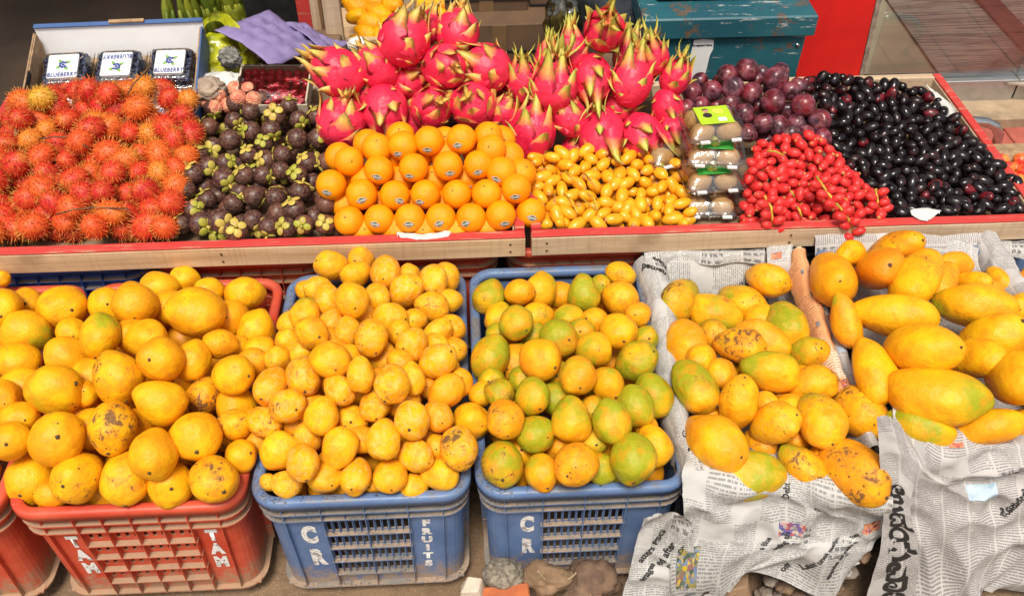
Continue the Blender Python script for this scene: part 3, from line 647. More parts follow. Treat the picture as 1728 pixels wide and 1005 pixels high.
def uv_attr(me, uvs):
    l = me.uv_layers.new(name='UVMap')
    for p in me.polygons:
        for li in p.loop_indices: l.data[li].uv = uvs[me.loops[li].vertex_index]
def riser(name, poly, zf, drop, label):
    """solid cardboard block the heap leans on: top a hand's breadth below the fruit"""
    top = [at(x, y, zf(x, y) - drop) for x, y in poly]; bot = [Vector((p.x, p.y, ZT + .013)) for p in top]
    top = [Vector((p.x, p.y, max(p.z, ZT + .018))) for p in top]; n = len(poly)
    me = mesh(name, bot + top, [tuple(range(n)), tuple(range(2 * n - 1, n - 1, -1))] + [(i, i + n, (i + 1) % n + n, (i + 1) % n) for i in range(n)], False, [M['card']])
    tag(link(name, me), label, 'cardboard')
M['card'] = simple('brown_cardboard', (.17, .10, .055), .85, .2, 12, .2)

# ---- rambutans
def oc_mat(name, fn, rough=.5, spec=.4, coat=0):
    m, nt, b = new_mat(name); k = NT(nt); co, oi, tc = k.rnd_coord()
    col = fn(k, co, oi, tc, b); k.l(col, b.inputs['Base Color']); b.inputs['Roughness'].default_value = rough
    b.inputs['Specular IOR Level'].default_value = spec; b.inputs['Coat Weight'].default_value = coat; b.inputs['Coat Roughness'].default_value = .12; return m
def _ramb(k, co, oi, tc, b):
    n = k.noise(co, 3, 4, .6); ln = k.n('VectorMath', operation='LENGTH'); k.l(tc, ln.inputs[0]); t = k.ramp(ln.outputs['Value'], .52, .68)
    base = k.mix(k.ramp(n, .35, .7), oi.outputs['Color'], k.mix(.35, oi.outputs['Color'], (.70, .20, .03)))
    tip = k.mix(oi.outputs['Random'], (.60, .26, .04), (.48, .42, .06)); tip = k.mix(.15, tip, oi.outputs['Color'])
    return k.mix(k.math('MULTIPLY', t, .8), base, tip)
M['ramb'] = oc_mat('rambutan_skin', _ramb, .55)
def ramb_meshes(i):
    rng = random.Random(100 + i); sz = 1.12 + .06 * (i % 3)
    body = blob('rambutan_body', lambda x, y, z: (x * .48, y * .46, z * .48 * sz), 18, 12, [M['ramb']], i, .08, 3)
    mb = MB(); N = 190
    for q in range(N):
        z = 1 - 2 * (q + .5) / N; ph = q * 2.39996 + rng.uniform(-.25, .25); s = math.sqrt(1 - z * z)
        d = Vector((s * math.cos(ph), s * math.sin(ph), z)); p0 = Vector((d.x * .46, d.y * .44, d.z * .46 * sz))
        t1 = d.orthogonal().normalized(); t1.rotate(Quaternion(d, rng.uniform(0, 6.28))); t2 = d.cross(t1)
        L = rng.uniform(.12, .26); w = .014; sway = t1 * rng.uniform(.2, .75) + Vector((0, 0, .15))
        pts = [p0, p0 + d * L * .45 + sway * L * .16, p0 + d * L * .8 + sway * L * .48, p0 + d * L * .92 + sway * L * .95]
        ws = [w * 1.5, w, w * .62, .002]; n0 = len(mb.v)
        for p, ww in zip(pts, ws):
            for a in range(3): g = a * 2.094; mb.v.append(tuple(p + (t1 * math.cos(g) + t2 * math.sin(g)) * ww))
        for j in range(3):
            for a in range(3): b_ = (a + 1) % 3; mb.f.append((n0 + j * 3 + a, n0 + j * 3 + b_, n0 + j * 3 + 3 + b_, n0 + j * 3 + 3 + a))
    return body, mesh('rambutan_spines', mb.v, mb.f, False, [M['ramb']])
RB = [ramb_meshes(i) for i in range(5)]
TRAY_ITEMS = {}
def small_heap(key, name, poly, dmin, zf, size, make, layers=((0, 0.),), tries=6000, seed=1, cap=10 ** 6, floor=.347, rel=True, mess=.006):
    rng = random.Random(seed); items = []
    for li, (k_, drop) in enumerate(layers):
        for px, py in scatter(poly, dmin, tries, rng, cap):
            P = at(px, py, zf(px, py) - drop + rng.uniform(-mess, mess)); s = size * rng.uniform(.86, 1.12)
            items.append(dict(px=px, py=py, P=P, r=s / 2, k=-li))
    if rel: relax(items, 12, .02, floor)
    for it in items: it['ob'] = None; make(it, rng)
    return items
poly_r = [(38, 168), (95, 158), (160, 150), (262, 142), (335, 165), (330, 200), (318, 260), (300, 330), (292, 388), (-60, 392), (-70, 300), (0, 232), (30, 190)]
zr = plane_z(.385, .475, 385, 150)
RC = [((.50, .014, .012), 'red'), ((.58, .028, .014), 'red'), ((.62, .065, .014), 'orange red'), ((.66, .11, .016), 'orange red'), ((.66, .20, .024), 'orange'), ((.58, .32, .03), 'yellow')]
def mk_ramb(it, rng):
    c, nm = rng.choices(RC, (6, 6, 5, 3, 1.5, .6))[0]; b, s = rng.choice(RB); o = link('rambutan', b, color=(*c, 1)); o.location = it['P']
    sc = it['r'] * 2; o.scale = (sc,) * 3; aim(o, Vector((rng.uniform(-1, 1), rng.uniform(-1, .3), rng.uniform(-.6, 1))), rng.random() * 6)
    kid(o, 'spines', s, (*c, 1)); tag(o, 'rambutan mostly hidden under the others at the left end of the tray', 'rambutan', 'rambutans low in the heap'); it['ob'] = o; it['desc'] = nm + ' hairy'
hr = small_heap('r', 'rambutan', poly_r, 28.5, zr, .0520, mk_ramb, ((0, 0), (1, .030)), seed=3, mess=.021)
riser('cardboard_riser', [(60, 185), (320, 185), (285, 370), (-50, 370)], zr, .062, 'brown cardboard riser buried under the rambutan heap')
# rambutan twigs
M['twig'] = simple('brown_twig', (.20, .10, .045), .85, .3, 80)
for pts in ([(95, 362, .43), (160, 350, .445), (215, 352, .445)], [(215, 160, .53), (235, 132, .55), (256, 108, .57)], [(65, 235, .46), (120, 232, .48), (150, 250, .47)]):
    q = MB(); P = [at(x, y, z) for x, y, z in pts]; P.insert(1, (P[0] + P[1]) / 2 + Vector((0, 0, .004))); q.tube(P, .0016, 6)
    tag(q.build('rambutan_twig', M['twig'], smooth=True), 'thin brown twig lying across the rambutans' if pts[0][0] != 215 else 'thin brown twig sticking up towards the blueberry box', 'twig', 'rambutan twigs' if pts[0][0] != 215 else None)

# ---- mangosteens
def _mst(k, co, oi, tc, b):
    n = k.noise(co, 2.2, 5, .65); n2 = k.noise(co, 9, 5, .7)
    c = k.mix(k.ramp(n, .35, .7), (.028, .010, .014), (.085, .022, .022)); c = k.mix(k.math('MULTIPLY', k.ramp(n2, .42, .62), .75), c, (.20, .11, .065))
    return k.mix(k.math('MULTIPLY', k.ramp(oi.outputs['Random'], .75, .95), .35), c, (.24, .09, .05))
M['mst'] = oc_mat('mangosteen_rind', _mst, .42, .45)
def _cal(k, co, oi, tc, b):
    n = k.noise(co, 3.5, 4, .6); c = k.mix(k.ramp(oi.outputs['Random'], .2, .9), (.34, .34, .040), (.52, .40, .08)); return k.mix(k.math('MULTIPLY', k.ramp(n, .48, .72), .7), c, (.42, .18, .07))
M['cal'] = oc_mat('mangosteen_calyx', _cal, .5)
MSB = [blob('mangosteen_body', lambda x, y, z: (x * .5, y * .5, z * .46 - (.02 if z > .8 else 0)), 20, 14, [M['mst']], i, .05, 2) for i in range(3)]
def calyx_mesh(i):
    rng = random.Random(i); mb = MB()
    for q in range(4):
        a = q * math.pi / 2 + rng.uniform(-.2, .2); open_ = rng.uniform(.0, .35); R_ = .205
        V, Fc = sphere_grid(9, 6); d = Vector((math.cos(a), math.sin(a), 0)); s = Vector((-d.y, d.x, 0))
        out = []
        for v in V:
            u = v[0] * R_ + .25; w = v[1] * R_ * .88; h = .46 + v[2] * .035 - u * u * .62 - w * w * .5 + open_ * u * .5
            out.append(d * u + s * w + Vector((0, 0, h)))
        mb.add(out, Fc)
    st = MB(); st.tube([(0, 0, .42), (.01, 0, .56), (.03, .01, .66)], [.075, .06, .07], 8)
    return mesh('mangosteen_calyx', mb.v, mb.f, True, [M['cal']]), mesh('mangosteen_stem', st.v, st.f, True, [M['cal']])
CAL = [calyx_mesh(i) for i in range(5)]
zm = plane_z(.378, .435, 385, 165)
def mk_mst(it, rng):
    o = link('mangosteen', rng.choice(MSB)); o.location = it['P']; o.scale = (it['r'] * 2,) * 3
    d = (CAM - it['P']).normalized(); aim(o, Vector((rng.uniform(-1, 1), rng.uniform(-1, 1), rng.uniform(-1, 1))) + d * .35 + Vector((0, 0, .2)), rng.random() * 6)
    c, s = rng.choice(CAL); kid(o, 'calyx', c); kid(o, 'stem', s)
    tag(o, 'dark purple mangosteen mostly hidden under the others beside the rambutans', 'mangosteen', 'mangosteens low in the heap'); it['ob'] = o; it['desc'] = 'dark purple'
poly_m = [(338, 190), (375, 172), (440, 166), (520, 180), (545, 205), (560, 260), (556, 320), (568, 392), (296, 392), (318, 300), (335, 240)]
hm = small_heap('m', 'mangosteen', poly_m, 29, zm, .0460, mk_mst, ((0, 0), (1, .028)), seed=5)
riser('cardboard_riser', [(350, 205), (530, 205), (550, 370), (315, 370)], zm, .052, 'brown cardboard riser buried under the mangosteen heap')

# ---- oranges
def _org(k, co, oi, tc, b):
    n = k.noise(co, 2, 3); c = k.mix(k.ramp(n, .3, .7), (.88, .26, .002), (.90, .33, .003)); k.bump(b, k.noise(tc, 42, 2, .5), .22, .02); return c
M['org'] = oc_mat('orange_peel', _org, .38, .30)
M['stk_g'] = simple('sticker_green', (.02, .10, .035), .35, .1); M['stk_w'] = simple('sticker_white', (.75, .75, .70), .4, .05)
def _orb(x, y, z):
    r = .5; zz = z * r * .96
    if z > .93: zz -= (z - .93) * .35
    return (x * r, y * r, zz)
ORB = [blob('orange_body', _orb, 30, 20, [M['org']], i, .02, 2) for i in range(3)]
def on_sphere(me, R_, lift):
    """bend a flat mesh lying in XY (about the origin) on to a ball at +Z"""
    for v in me.vertices:
        x, y = v.co.x / R_, v.co.y / R_; l = math.hypot(x, y); f = math.sin(l) / l if l > 1e-6 else 1
        v.co = Vector((x * f, y * f, math.cos(l))) * (R_ + lift + v.co.z)
def sticker_meshes():
    bm = bmesh.new(); n = 28
    def disc(rx, ry, rings, m, z, notch=False):
        base = []; c = bm.verts.new((0, 0, z)); prev = None
        for r_ in range(1, rings + 1):
            row = [bm.verts.new((rx * r_ / rings * math.cos(2 * math.pi * i / n), ry * r_ / rings * math.sin(2 * math.pi * i / n), z)) for i in range(n)]
            for i in range(n):
                j = (i + 1) % n
                f = bm.faces.new((c, row[i], row[j])) if prev is None else bm.faces.new((prev[i], row[i], row[j], prev[j])); f.material_index = m
            prev = row
    disc(.125, .100, 4, 1, 0); disc(.112, .088, 4, 0, .0015)
    # wider dark band with the name across it
    for (x0, x1, y0, y1, m, z) in ((-.165, .165, -.040, .040, 1, .003), (-.158, .158, -.034, .034, 2, .0045)):
        g = [[bm.verts.new((lerp(x0, x1, i / 10), lerp(y0, y1, j / 2), z)) for i in range(11)] for j in range(3)]
        for j in range(2):
            for i in range(10): f = bm.faces.new((g[j][i], g[j][i + 1], g[j + 1][i + 1], g[j + 1][i])); f.material_index = m
    me = bpy.data.meshes.new('orange_sticker'); bm.to_mesh(me); bm.free()
    for k_ in ('stk_g', 'stk_w', 'ink'): me.materials.append(M[k_])
    on_sphere(me, .5, .004); t = text_mesh('NOVA', .066, .0035, M['stk_w'], spacing=1.1)
    for v in t.vertices: v.co.x *= 1.35; v.co.z = .0062
    on_sphere(t, .5, .004); return me, t
M['ink'] = simple('black_ink', (.018, .018, .020), .5, .05)
STK, STKT = sticker_meshes()
_b = MB(); _b.tube([(0, 0, .455), (0, 0, .478)], [.035, .022], 7); OBTN = mesh('stem_button', _b.v, _b.f, True, [simple('stem_button_green', (.16, .14, .03), .7)])
zo = plane_z(.386, .485, 370, 235)
O_DATA = """589,373,,;640,370,,s;692,369,,s;744,368,,s;795,368,,s;845,364,,s;896,359,,s;559,312,,s;610,328,,s;666,330,,s;718,328,,s;771,328,,;821,327,,;871,318,,s;589,272,,;639,287,,s;698,283,,s;756,280,,s;808,278,,s;846,290,,s;
636,250,,;680,246,,s;724,238,,s;779,235,,s;829,252,,;859,264,,;824,230,,;880,292,,;573,265,,-;621,243,,-;676,230,,-;751,238,,-;846,236,,-;617,305,,-s;675,303,,-;734,303,,-;788,303,,-s;583,345,,-;642,345,,-;696,345,,-;748,345,,-;800,345,,-;847,336,,-;
665,262,,-;707,262,,-;752,262,,-;804,256,,-;612,388,,-;668,388,,-;718,388,,-;770,388,,-;822,384,,-;600,300,,-;840,318,,-"""
items = []
for ln in O_DATA.replace('\n', '').split(';'):
    a, b, _, c = ln.split(','); a, b = float(a), float(b); P = at(a, b, zo(a, b)); k_ = -1 if '-' in c else 0
    if k_: P = P + (P - CAM).normalized() * .022
    items.append(dict(px=a, py=b, P=P, r=.0305, k=k_, s='s' in c, desc='half hidden' if k_ else 'stickered' if 's' in c else 'plain'))
relax(items, 20, .02, .347)
rng = random.Random(8)
for it in items:
    o = link('orange', rng.choice(ORB)); o.location = it['P']; o.scale = (it['r'] * 2 * rng.uniform(.98, 1.04),) * 3; it['ob'] = o
    d = (CAM - it['P']).normalized(); up = d.cross(RIGHT).normalized()
    if it['s']:
        # sticker side towards the shopper, low on the fruit; stem button up and away
        aim(o, d * 1.0 + up * rng.uniform(-.75, -.35) + RIGHT * rng.uniform(-.55, .55), 0)
        q = o.rotation_quaternion; x = q @ Vector((1, 0, 0)); sgn = 1 if x.dot(RIGHT) < 0 else -1     # name upside down, as on the stall
        want = (-RIGHT + up * rng.uniform(-.6, .6)); zq = q @ Vector((0, 0, 1)); want = (want - zq * want.dot(zq)).normalized()
        ang = math.atan2(x.cross(want).dot(zq), x.dot(want)); o.rotation_quaternion = q @ Quaternion((0, 0, 1), ang)
        st = kid(o, 'sticker', STK); kid(st, 'lettering', STKT)
        bt = kid(o, 'stem_button', OBTN); bt.rotation_euler = (R(rng.uniform(60, 95)), 0, R(rng.uniform(-40, 40))) 
    else:
        aim(o, d + up * rng.uniform(-.1, .9) + RIGHT * rng.uniform(-.5, .5), rng.random() * 6); kid(o, 'stem_button', OBTN)
rank_labels(items, 'pyramid in the middle of the tray', 'orange', 6)
for it in items: tag(it['ob'], it['label'], 'orange', 'oranges stacked in a pyramid')
riser('cardboard_riser', [(600, 262), (830, 262), (850, 372), (600, 374)], zo, .075, 'brown cardboard riser buried under the orange pyramid')

# ---- dragon fruits
def _drg(k, co, oi, tc, b):
    n = k.noise(co, 2, 3); n2 = k.noise(co, 12, 4, .7); c = k.mix(k.ramp(n, .3, .75), (.66, .012, .055), (.76, .035, .085)); c = k.mix(k.math('MULTIPLY', k.ramp(n2, .62, .75), .3), c, (.76, .28, .22))
    k.bump(b, n, .2, .05); return c
M['drg'] = oc_mat('dragon_fruit_skin', _drg, .45, .4)
def bract_mat():
    m, nt, b = new_mat('dragon_fruit_bract'); k = NT(nt); co, oi, tc = k.rnd_coord(); s = k.n('SeparateXYZ'); k.l(k.coord('UV'), s.inputs[0]); t = k.math('ADD', s.outputs[1], k.math('MULTIPLY', k.math('SUBTRACT', k.noise(co, 5, 3), .5), .35))
    ra = k.n('ValToRGB'); e = ra.color_ramp.elements; e[0].position = .22; e[0].color = (.70, .02, .075, 1); e[1].position = .48; e[1].color = (.76, .28, .08, 1)
    x = e.new(.74); x.color = (.70, .48, .10, 1); y = e.new(.98); y.color = (.34, .20, .08, 1); k.l(t, ra.inputs[0])
    gr = k.mix(k.ramp(t, .42, .72), ra.outputs[0], (.40, .46, .06)); k.l(k.mix(k.math('MULTIPLY', oi.outputs['Alpha'], .75), ra.outputs[0], gr), b.inputs['Base Color']); b.inputs['Roughness'].default_value = .5
    return m
M['bract'] = bract_mat()
def dragon(i, green):
    rng = random.Random(i); asp = rng.uniform(1.12, 1.3) if green else rng.uniform(1.0, 1.15)
    body = blob('dragon_fruit_body', lambda x, y, z: (x * .5, y * .5, z * .5 * asp), 26, 18, [M['drg']], i, .07, 2.2); br = []
    rings = [(-.80, 3, .30, .20), (-.40, 4, .46, .23), (.05, 4, .56, .24), (.48, 4, .66, .21), (.86, 5, .66, .13)]
    for ri, (zz, n, L, w) in enumerate(rings):
        for q in range(n):
            a = 2 * math.pi * (q + (ri % 2) * .5 + rng.uniform(-.12, .12)) / n; s = math.sqrt(1 - zz * zz)
            nrm = Vector((s * math.cos(a), s * math.sin(a), zz / asp)).normalized(); p = Vector((s * math.cos(a) * .5, s * math.sin(a) * .5, zz * .5 * asp))
            up = (Vector((0, 0, 1)) - nrm * nrm.z); up = up.normalized() if up.length > .1 else nrm.orthogonal(); side = up.cross(nrm).normalized()
            LL = L * rng.uniform(.7, 1.2) * (1.45 if green else .95); ww = w * rng.uniform(.85, 1.15); curl = rng.uniform(.15, .8) + (.25 if ri == 4 else 0); twist = rng.uniform(-.4, .4)
            V = []; Fc = []; UV = []; K = 7; pos = p - nrm * .02 - up * .04; dr = up.copy(); ax = side
            for j in range(K):
                t = j / (K - 1); wd = ww * (1 - t) ** .75 * (1 + .35 * math.sin(math.pi * min(1, t * 2.2))) + .006
                nn = ax.cross(dr).normalized(); th = .026 * (1 - t) + .005
                cup = wd * .20
                V += [pos - ax * wd - nn * (-cup) * -1, pos + nn * th, pos + ax * wd - nn * cup, pos - nn * th * .5]
                UV += [(0, t), (.5, t), (1, t), (.5, t)]
                ang = curl * (.05 + .34 * t) - (.10 if t < .35 else 0); dr.rotate(Quaternion(ax, ang)); dr = dr.normalized(); ax = (ax + nn * twist * .08).normalized(); pos = pos + dr * (LL / (K - 1))
                if dr.dot(nrm) < 0 and t < .3: dr = (dr - nrm * dr.dot(nrm)).normalized()
            for j in range(K - 1):
                for a_ in range(4): b_ = (a_ + 1) % 4; Fc.append((j * 4 + a_, j * 4 + b_, j * 4 + 4 + b_, j * 4 + 4 + a_))
            me = mesh('dragon_fruit_bract', V, Fc, True, [M['bract']]); uv_attr(me, UV); br.append(me)
    nb = MB(); nb.tube([(0, 0, -.5 * asp - .03), (0, 0, -.5 * asp + .03)], [.06, .09], 8)
    stub = mesh('dragon_fruit_stub', nb.v, nb.f, False, [M['stem']])
    nv = MB()
    for j in range(16): a = j * .4; r_ = .03 + .035 * (j % 3); nv.tube([(r_ * math.cos(a), r_ * math.sin(a), .47 * asp), (r_ * 1.8 * math.cos(a), r_ * 1.8 * math.sin(a), .54 * asp)], [.010, .003], 4)
    return body, br, stub, mesh('dragon_fruit_navel', nv.v, nv.f, False, [M['stem']])
DR = [dragon(i, False) for i in range(4)]; DG = [dragon(20 + i, True) for i in range(4)]
DRG = """571,123,84,78,150,;577,207,84,82,80,;638,113,74,66,130,;682,67,90,82,60,U;650,186,80,74,-90,;772,54,74,70,80,U;751,113,74,72,0,F;822,115,80,76,150,;728,182,72,66,40,F;797,177,80,72,120,F;845,192,62,54,60,;690,135,60,60,20,;721,48,50,50,70,;
706,205,60,60,0,;612,160,54,54,100,;770,150,56,56,40,;
884,140,80,56,95,G;935,148,90,72,80,G;899,222,96,72,85,G;966,88,56,50,95,G;999,132,78,64,-80,G;1020,52,72,66,70,GF;1066,136,96,66,80,G;962,198,62,56,130,G;1016,228,82,74,-85,G;1085,230,78,68,-60,G;1139,132,62,48,70,G;1127,182,72,50,-75,G;
1136,222,68,46,-80,G;1102,98,62,52,100,G;972,248,50,44,60,G;925,100,60,44,85,G;1045,180,54,54,40,G;860,165,50,44,60,G;1060,95,54,50,80,G;1050,245,50,44,80,G"""
zd = plane_z(.425, .605, 225, 50)
items = []
for cx, cy, a, b, ang, code in parse(DRG.replace('\n', '')):
    k_ = -1 if a < 64 and 'G' not in code or (a < 56) else 0; P = at(cx, cy, zd(cx, cy)); P = P + (CAM - P).normalized() * (.012 if not k_ else -.03)
    D = depth(P); items.append(dict(px=cx, py=cy, P=P, r=b * D / FPX / 2, a=a, b=b, ang=ang, code=code, k=k_))
relax(items, 25, .03, .347)
rng = random.Random(11)
for i, it in enumerate(items):
    g = 'G' in it['code']; body, br, stub, nav = (DG if g else DR)[i % 4]; o = link('dragon_fruit', body, color=(1, 1, 1, .9 if g else .12)); o.location = it['P']; sc = it['r'] * 2 * 1.07; o.scale = (sc,) * 3; it['ob'] = o
    d = (CAM - it['P']).normalized(); up = d.cross(RIGHT).normalized(); t = R(it['ang']); tilt = .9 if 'F' in it['code'] else rng.uniform(-.15, .45)
    aim(o, (RIGHT * math.cos(t) + up * math.sin(t)) * (1 - abs(tilt) * .7) + d * tilt, rng.random() * 6.28)
    for m_ in br: kid(o, 'bract', m_, (1, 1, 1, .9 if g else .12))
    kid(o, 'stub', stub); kid(o, 'navel', nav); it['desc'] = ('green tipped' if g else 'short scaled') + (' crown-facing' if 'F' in it['code'] else '') + ' pink'
rank_labels([i for i in items if 'G' not in i['code']], 'left heap', 'dragon fruit', 4)
rank_labels([i for i in items if 'G' in i['code']], 'right heap', 'dragon fruit', 4)
for it in items: tag(it['ob'], it['label'], 'dragon fruit', 'dragon fruits heaped at the back of the trays')
riser('cardboard_riser', [(600, 90), (830, 90), (850, 205), (580, 215)], zd, .085, 'brown cardboard riser buried under the left dragon fruit heap')
riser('cardboard_riser', [(920, 90), (1090, 90), (1110, 225), (920, 225)], zd, .085, 'brown cardboard riser buried under the right dragon fruit heap')

# ---- yellow dates
def _yd(k, co, oi, tc, b):
    n = k.noise(co, 1.6, 3); c = k.mix(k.ramp(n, .3, .7), (.76, .29, .008), (.84, .40, .014)); return k.mix(k.math('MULTIPLY', k.ramp(k.noise(co, 5, 5, .7), .62, .7), .4), c, (.45, .20, .03))
M['yd'] = oc_mat('yellow_date_skin', _yd, .3, .5)
YD = [blob('yellow_date_body', lambda x, y, z, a=a: (x * .5, y * .5, z * .5 * a), 14, 10, [M['yd']], i, .04, 2) for i, a in enumerate((1.65, 1.8, 1.5))]
_b = MB(); _b.sphere((0, 0, 0), .20, 8, 5, (1, 1, .45)); CAPM = mesh('date_cap', _b.v, _b.f, True, [simple('date_cap_orange', (.62, .30, .08), .6, .2, 40)])
zy = plane_z(.368, .420, 372, 255)
def date_maker(bodies, asp, name, label, group, flat=.5):
    def mk(it, rng):
        o = link(name, rng.choice(bodies)); o.location = it['P']; o.scale = (it['r'] * 2,) * 3
        aim(o, Vector((rng.uniform(-1, 1), rng.uniform(-1, 1), rng.uniform(-flat, flat))), rng.random() * 6); c = kid(o, 'cap', CAPM); c.location = (0, 0, asp * .49); tag(o, label, 'date', group); it['ob'] = o; it['desc'] = 'shiny'
    return mk
poly_y = [(905, 262), (960, 252), (1040, 250), (1120, 262), (1150, 280), (1160, 330), (1168, 378), (912, 380), (903, 330)]
hy_ = small_heap('y', 'yellow_date', poly_y, 18.0, zy, .0255, date_maker(YD, 1.65, 'yellow_date', 'yellow date mostly hidden under the others beside the oranges', 'yellow dates low in the heap'), ((0, 0), (1, .016)), seed=9)
riser('cardboard_riser', [(920, 280), (1140, 280), (1150, 366), (925, 366)], zy, .030, 'brown cardboard riser buried under the yellow date heap')
M['stalk'] = simple('date_stalk', (.62, .44, .05), .55, .2, 40)
# ---- red dates
def _rd(k, co, oi, tc, b):
    n = k.noise(co, 1.6, 3); return k.mix(k.ramp(n, .3, .7), (.56, .018, .020), (.68, .045, .040))
M['rd'] = oc_mat('red_date_skin', _rd, .40, .35)
RD = [blob('red_date_body', lambda x, y, z, a=a: (x * .5, y * .5, z * .5 * a), 14, 10, [M['rd']], i, .04, 2) for i, a in enumerate((1.4, 1.55, 1.3))]
zrd = plane_z(.372, .455, 380, 235)
poly_rd = [(1275, 245), (1330, 228), (1370, 228), (1405, 250), (1430, 285), (1460, 315), (1490, 335), (1490, 364), (1400, 376), (1320, 386), (1252, 382), (1258, 300)]
mrd = date_maker(RD, 1.4, 'red_date', 'small red date mostly hidden under the others beside the kiwi boxes', 'red dates low in the heap', .7)
hrd = small_heap('rd', 'red_date', poly_rd, 14.5, zrd, .0200, mrd, ((0, 0), (1, .014)), seed=12)
riser('cardboard_riser', [(1280, 262), (1390, 262), (1470, 350), (1270, 362)], zrd, .030, 'brown cardboard riser buried under the red date heap')
rng = random.Random(4)
def strand(pts, n, label, dates=True):
    P = [at(*p) for p in pts]; t = empty('date_strand', label, 'date stalk', P[-1])
    q = MB(); q.tube([p - P[-1] for p in P], .0026, 7); o = q.build('stalk', M['stalk'], t, True)
    if dates:
        for i in range(n):
            f = (i + .4) / n * (len(P) - 1); j = min(len(P) - 2, int(f)); p = P[j].lerp(P[j + 1], f - j) - P[-1]; sd_ = (-1) ** i
            c = link('date', RD[i % 3], t, p + RIGHT * sd_ * .0125 + Vector((0, -.004, 0))); c.scale = (.0175,) * 3; aim(c, RIGHT * sd_ + Vector((0, 0, .4)), 0)
        c = link('date', RD[0], t, Vector((0, -.002, -.008))); c.scale = (.019,) * 3
strand([(1378, 298, .455), (1392, 318, .45), (1404, 335, .44), (1428, 362, .415), (1436, 380, .385), (1443, 404, .352)], 12, 'yellow stalk of red dates hanging furthest down over the wooden rim')
strand([(1290, 330, .44), (1302, 350, .425), (1303, 372, .40), (1305, 388, .37)], 7, 'yellow stalk of red dates hanging over the rim beside the kiwi boxes')
strand([(1478, 318, .43), (1481, 340, .41), (1486, 352, .395)], 5, 'short stalk of red dates beside the jamuns')
for i, (a, b, c_, d_) in enumerate(((1295, 255, 1322, 262), (1345, 348, 1353, 366), (1333, 322, 1340, 332))):
    q = MB(); q.tube([at(a, b, zrd(a, b) + .014), at((a + c_) / 2, (b + d_) / 2 - 3, zrd(a, b) + .018), at(c_, d_, zrd(c_, d_) + .014)], .0022, 6)
    tag(q.build('date_stalk', M['stalk'], smooth=True), 'short yellow stalk showing among the red dates', 'date stalk', 'loose stalks among the red dates')
rng = random.Random(14)
for i in range(5):
    x = rng.uniform(930, 1130); y = rng.uniform(270, 350); q = MB(); z = zy(x, y) + .012
    q.tube([at(x, y, z), at(x + 12, y + 10, z + .003), at(x + rng.uniform(10, 30), y + rng.uniform(14, 34), z)], .0015, 6)
    tag(q.build('date_twig', M['stalk'], smooth=True), 'thin pale twig lying over the yellow dates', 'date stalk', 'twigs over the yellow dates')

# ---- jamuns
def _jm(k, co, oi, tc, b):
    c = k.mix(k.ramp(k.noise(co, 1.2, 2), .55, .75), (.007, .004, .005), (.045, .012, .012)); r_ = k.ramp(oi.outputs['Random'], .93, .96)
    return k.mix(k.math('MULTIPLY', r_, k.ramp(k.noise(co, 1.5, 2), .4, .6)), c, (.16, .008, .016))
M['jm'] = oc_mat('jamun_skin', _jm, .20, .45); _k = NT(M['jm'].node_tree); _b = M['jm'].node_tree.nodes['Principled BSDF']; _co, _oi, _tc = _k.rnd_coord(); _k.l(_k.math('ADD', .13, _k.math('MULTIPLY', _k.ramp(_k.noise(_co, 2.5, 4, .6), .4, .7), _k.math('ADD', .12, _k.math('MULTIPLY', _oi.outputs['Random'], .35)))), _b.inputs['Roughness'])
def _jf(a):
    def f(x, y, z):
        Z = z * .5 * a
        if z > .9: Z -= (z - .9) * .9
        return (x * .5, y * .5, Z)
    return f
JM = [blob('jamun_body', _jf(a), 16, 12, [M['jm']], i, .04, 1.5) for i, a in enumerate((1.5, 1.65, 1.4))]
zj = plane_z(.372, .425, 352, 135)
poly_j = [(1355, 138), (1400, 128), (1470, 136), (1558, 150), (1600, 190), (1640, 232), (1690, 285), (1745, 335), (1760, 352), (1640, 358), (1500, 362), (1490, 332), (1462, 312), (1430, 278), (1408, 245), (1400, 200), (1370, 165)]
rng = random.Random(21); pts = scatter(poly_j, 14.3, 16000, rng); jit = []
for px, py in pts:
    jit.append(dict(px=px, py=py, P=at(px, py, zj(px, py) + rng.uniform(-.003, .005)), r=.0122 * rng.uniform(.88, 1.12), k=0))
relax(jit, 6, .01)
jit.sort(key=lambda a: -a['r'] / depth(a['P'])); stuff = MB()
for i, it in enumerate(jit):
    ax = Vector((rng.uniform(-1, 1), rng.uniform(-1, 1), rng.uniform(-.7, .7)))
    if i < 300:
        o = link('jamun', rng.choice(JM)); o.location = it['P']; o.scale = (it['r'] * 2,) * 3; aim(o, ax, rng.random() * 6); tag(o, 'jamun', 'jamun', 'jamuns in the heap'); it['ob'] = o
    else: jit[i]['ax'] = ax
rest = [(it['P'], it['r'], it['ax']) for it in jit[300:]]
for px, py in scatter(poly_j, 14, 9000, rng): rest.append((at(px, py, zj(px, py) - .015), .0105, Vector((rng.uniform(-1, 1), rng.uniform(-1, 1), rng.uniform(-.5, .5)))))
V0, F0 = sphere_grid(10, 7)
for P, r_, ax in rest:
    q = ax.normalized().to_track_quat('Z', 'Y'); stuff.add([P + q @ Vector((v[0] * r_, v[1] * r_, v[2] * r_ * 1.35)) for v in V0], F0)
o = stuff.build('jamun_underlayer', M['jm'], smooth=True); tag(o, 'black jamuns lying beneath the top layer of the heap', 'jamun', None, 'stuff')
riser('cardboard_riser', [(1400, 150), (1545, 165), (1700, 345), (1510, 350), (1440, 260)], zj, .030, 'brown cardboard riser buried under the jamun heap')

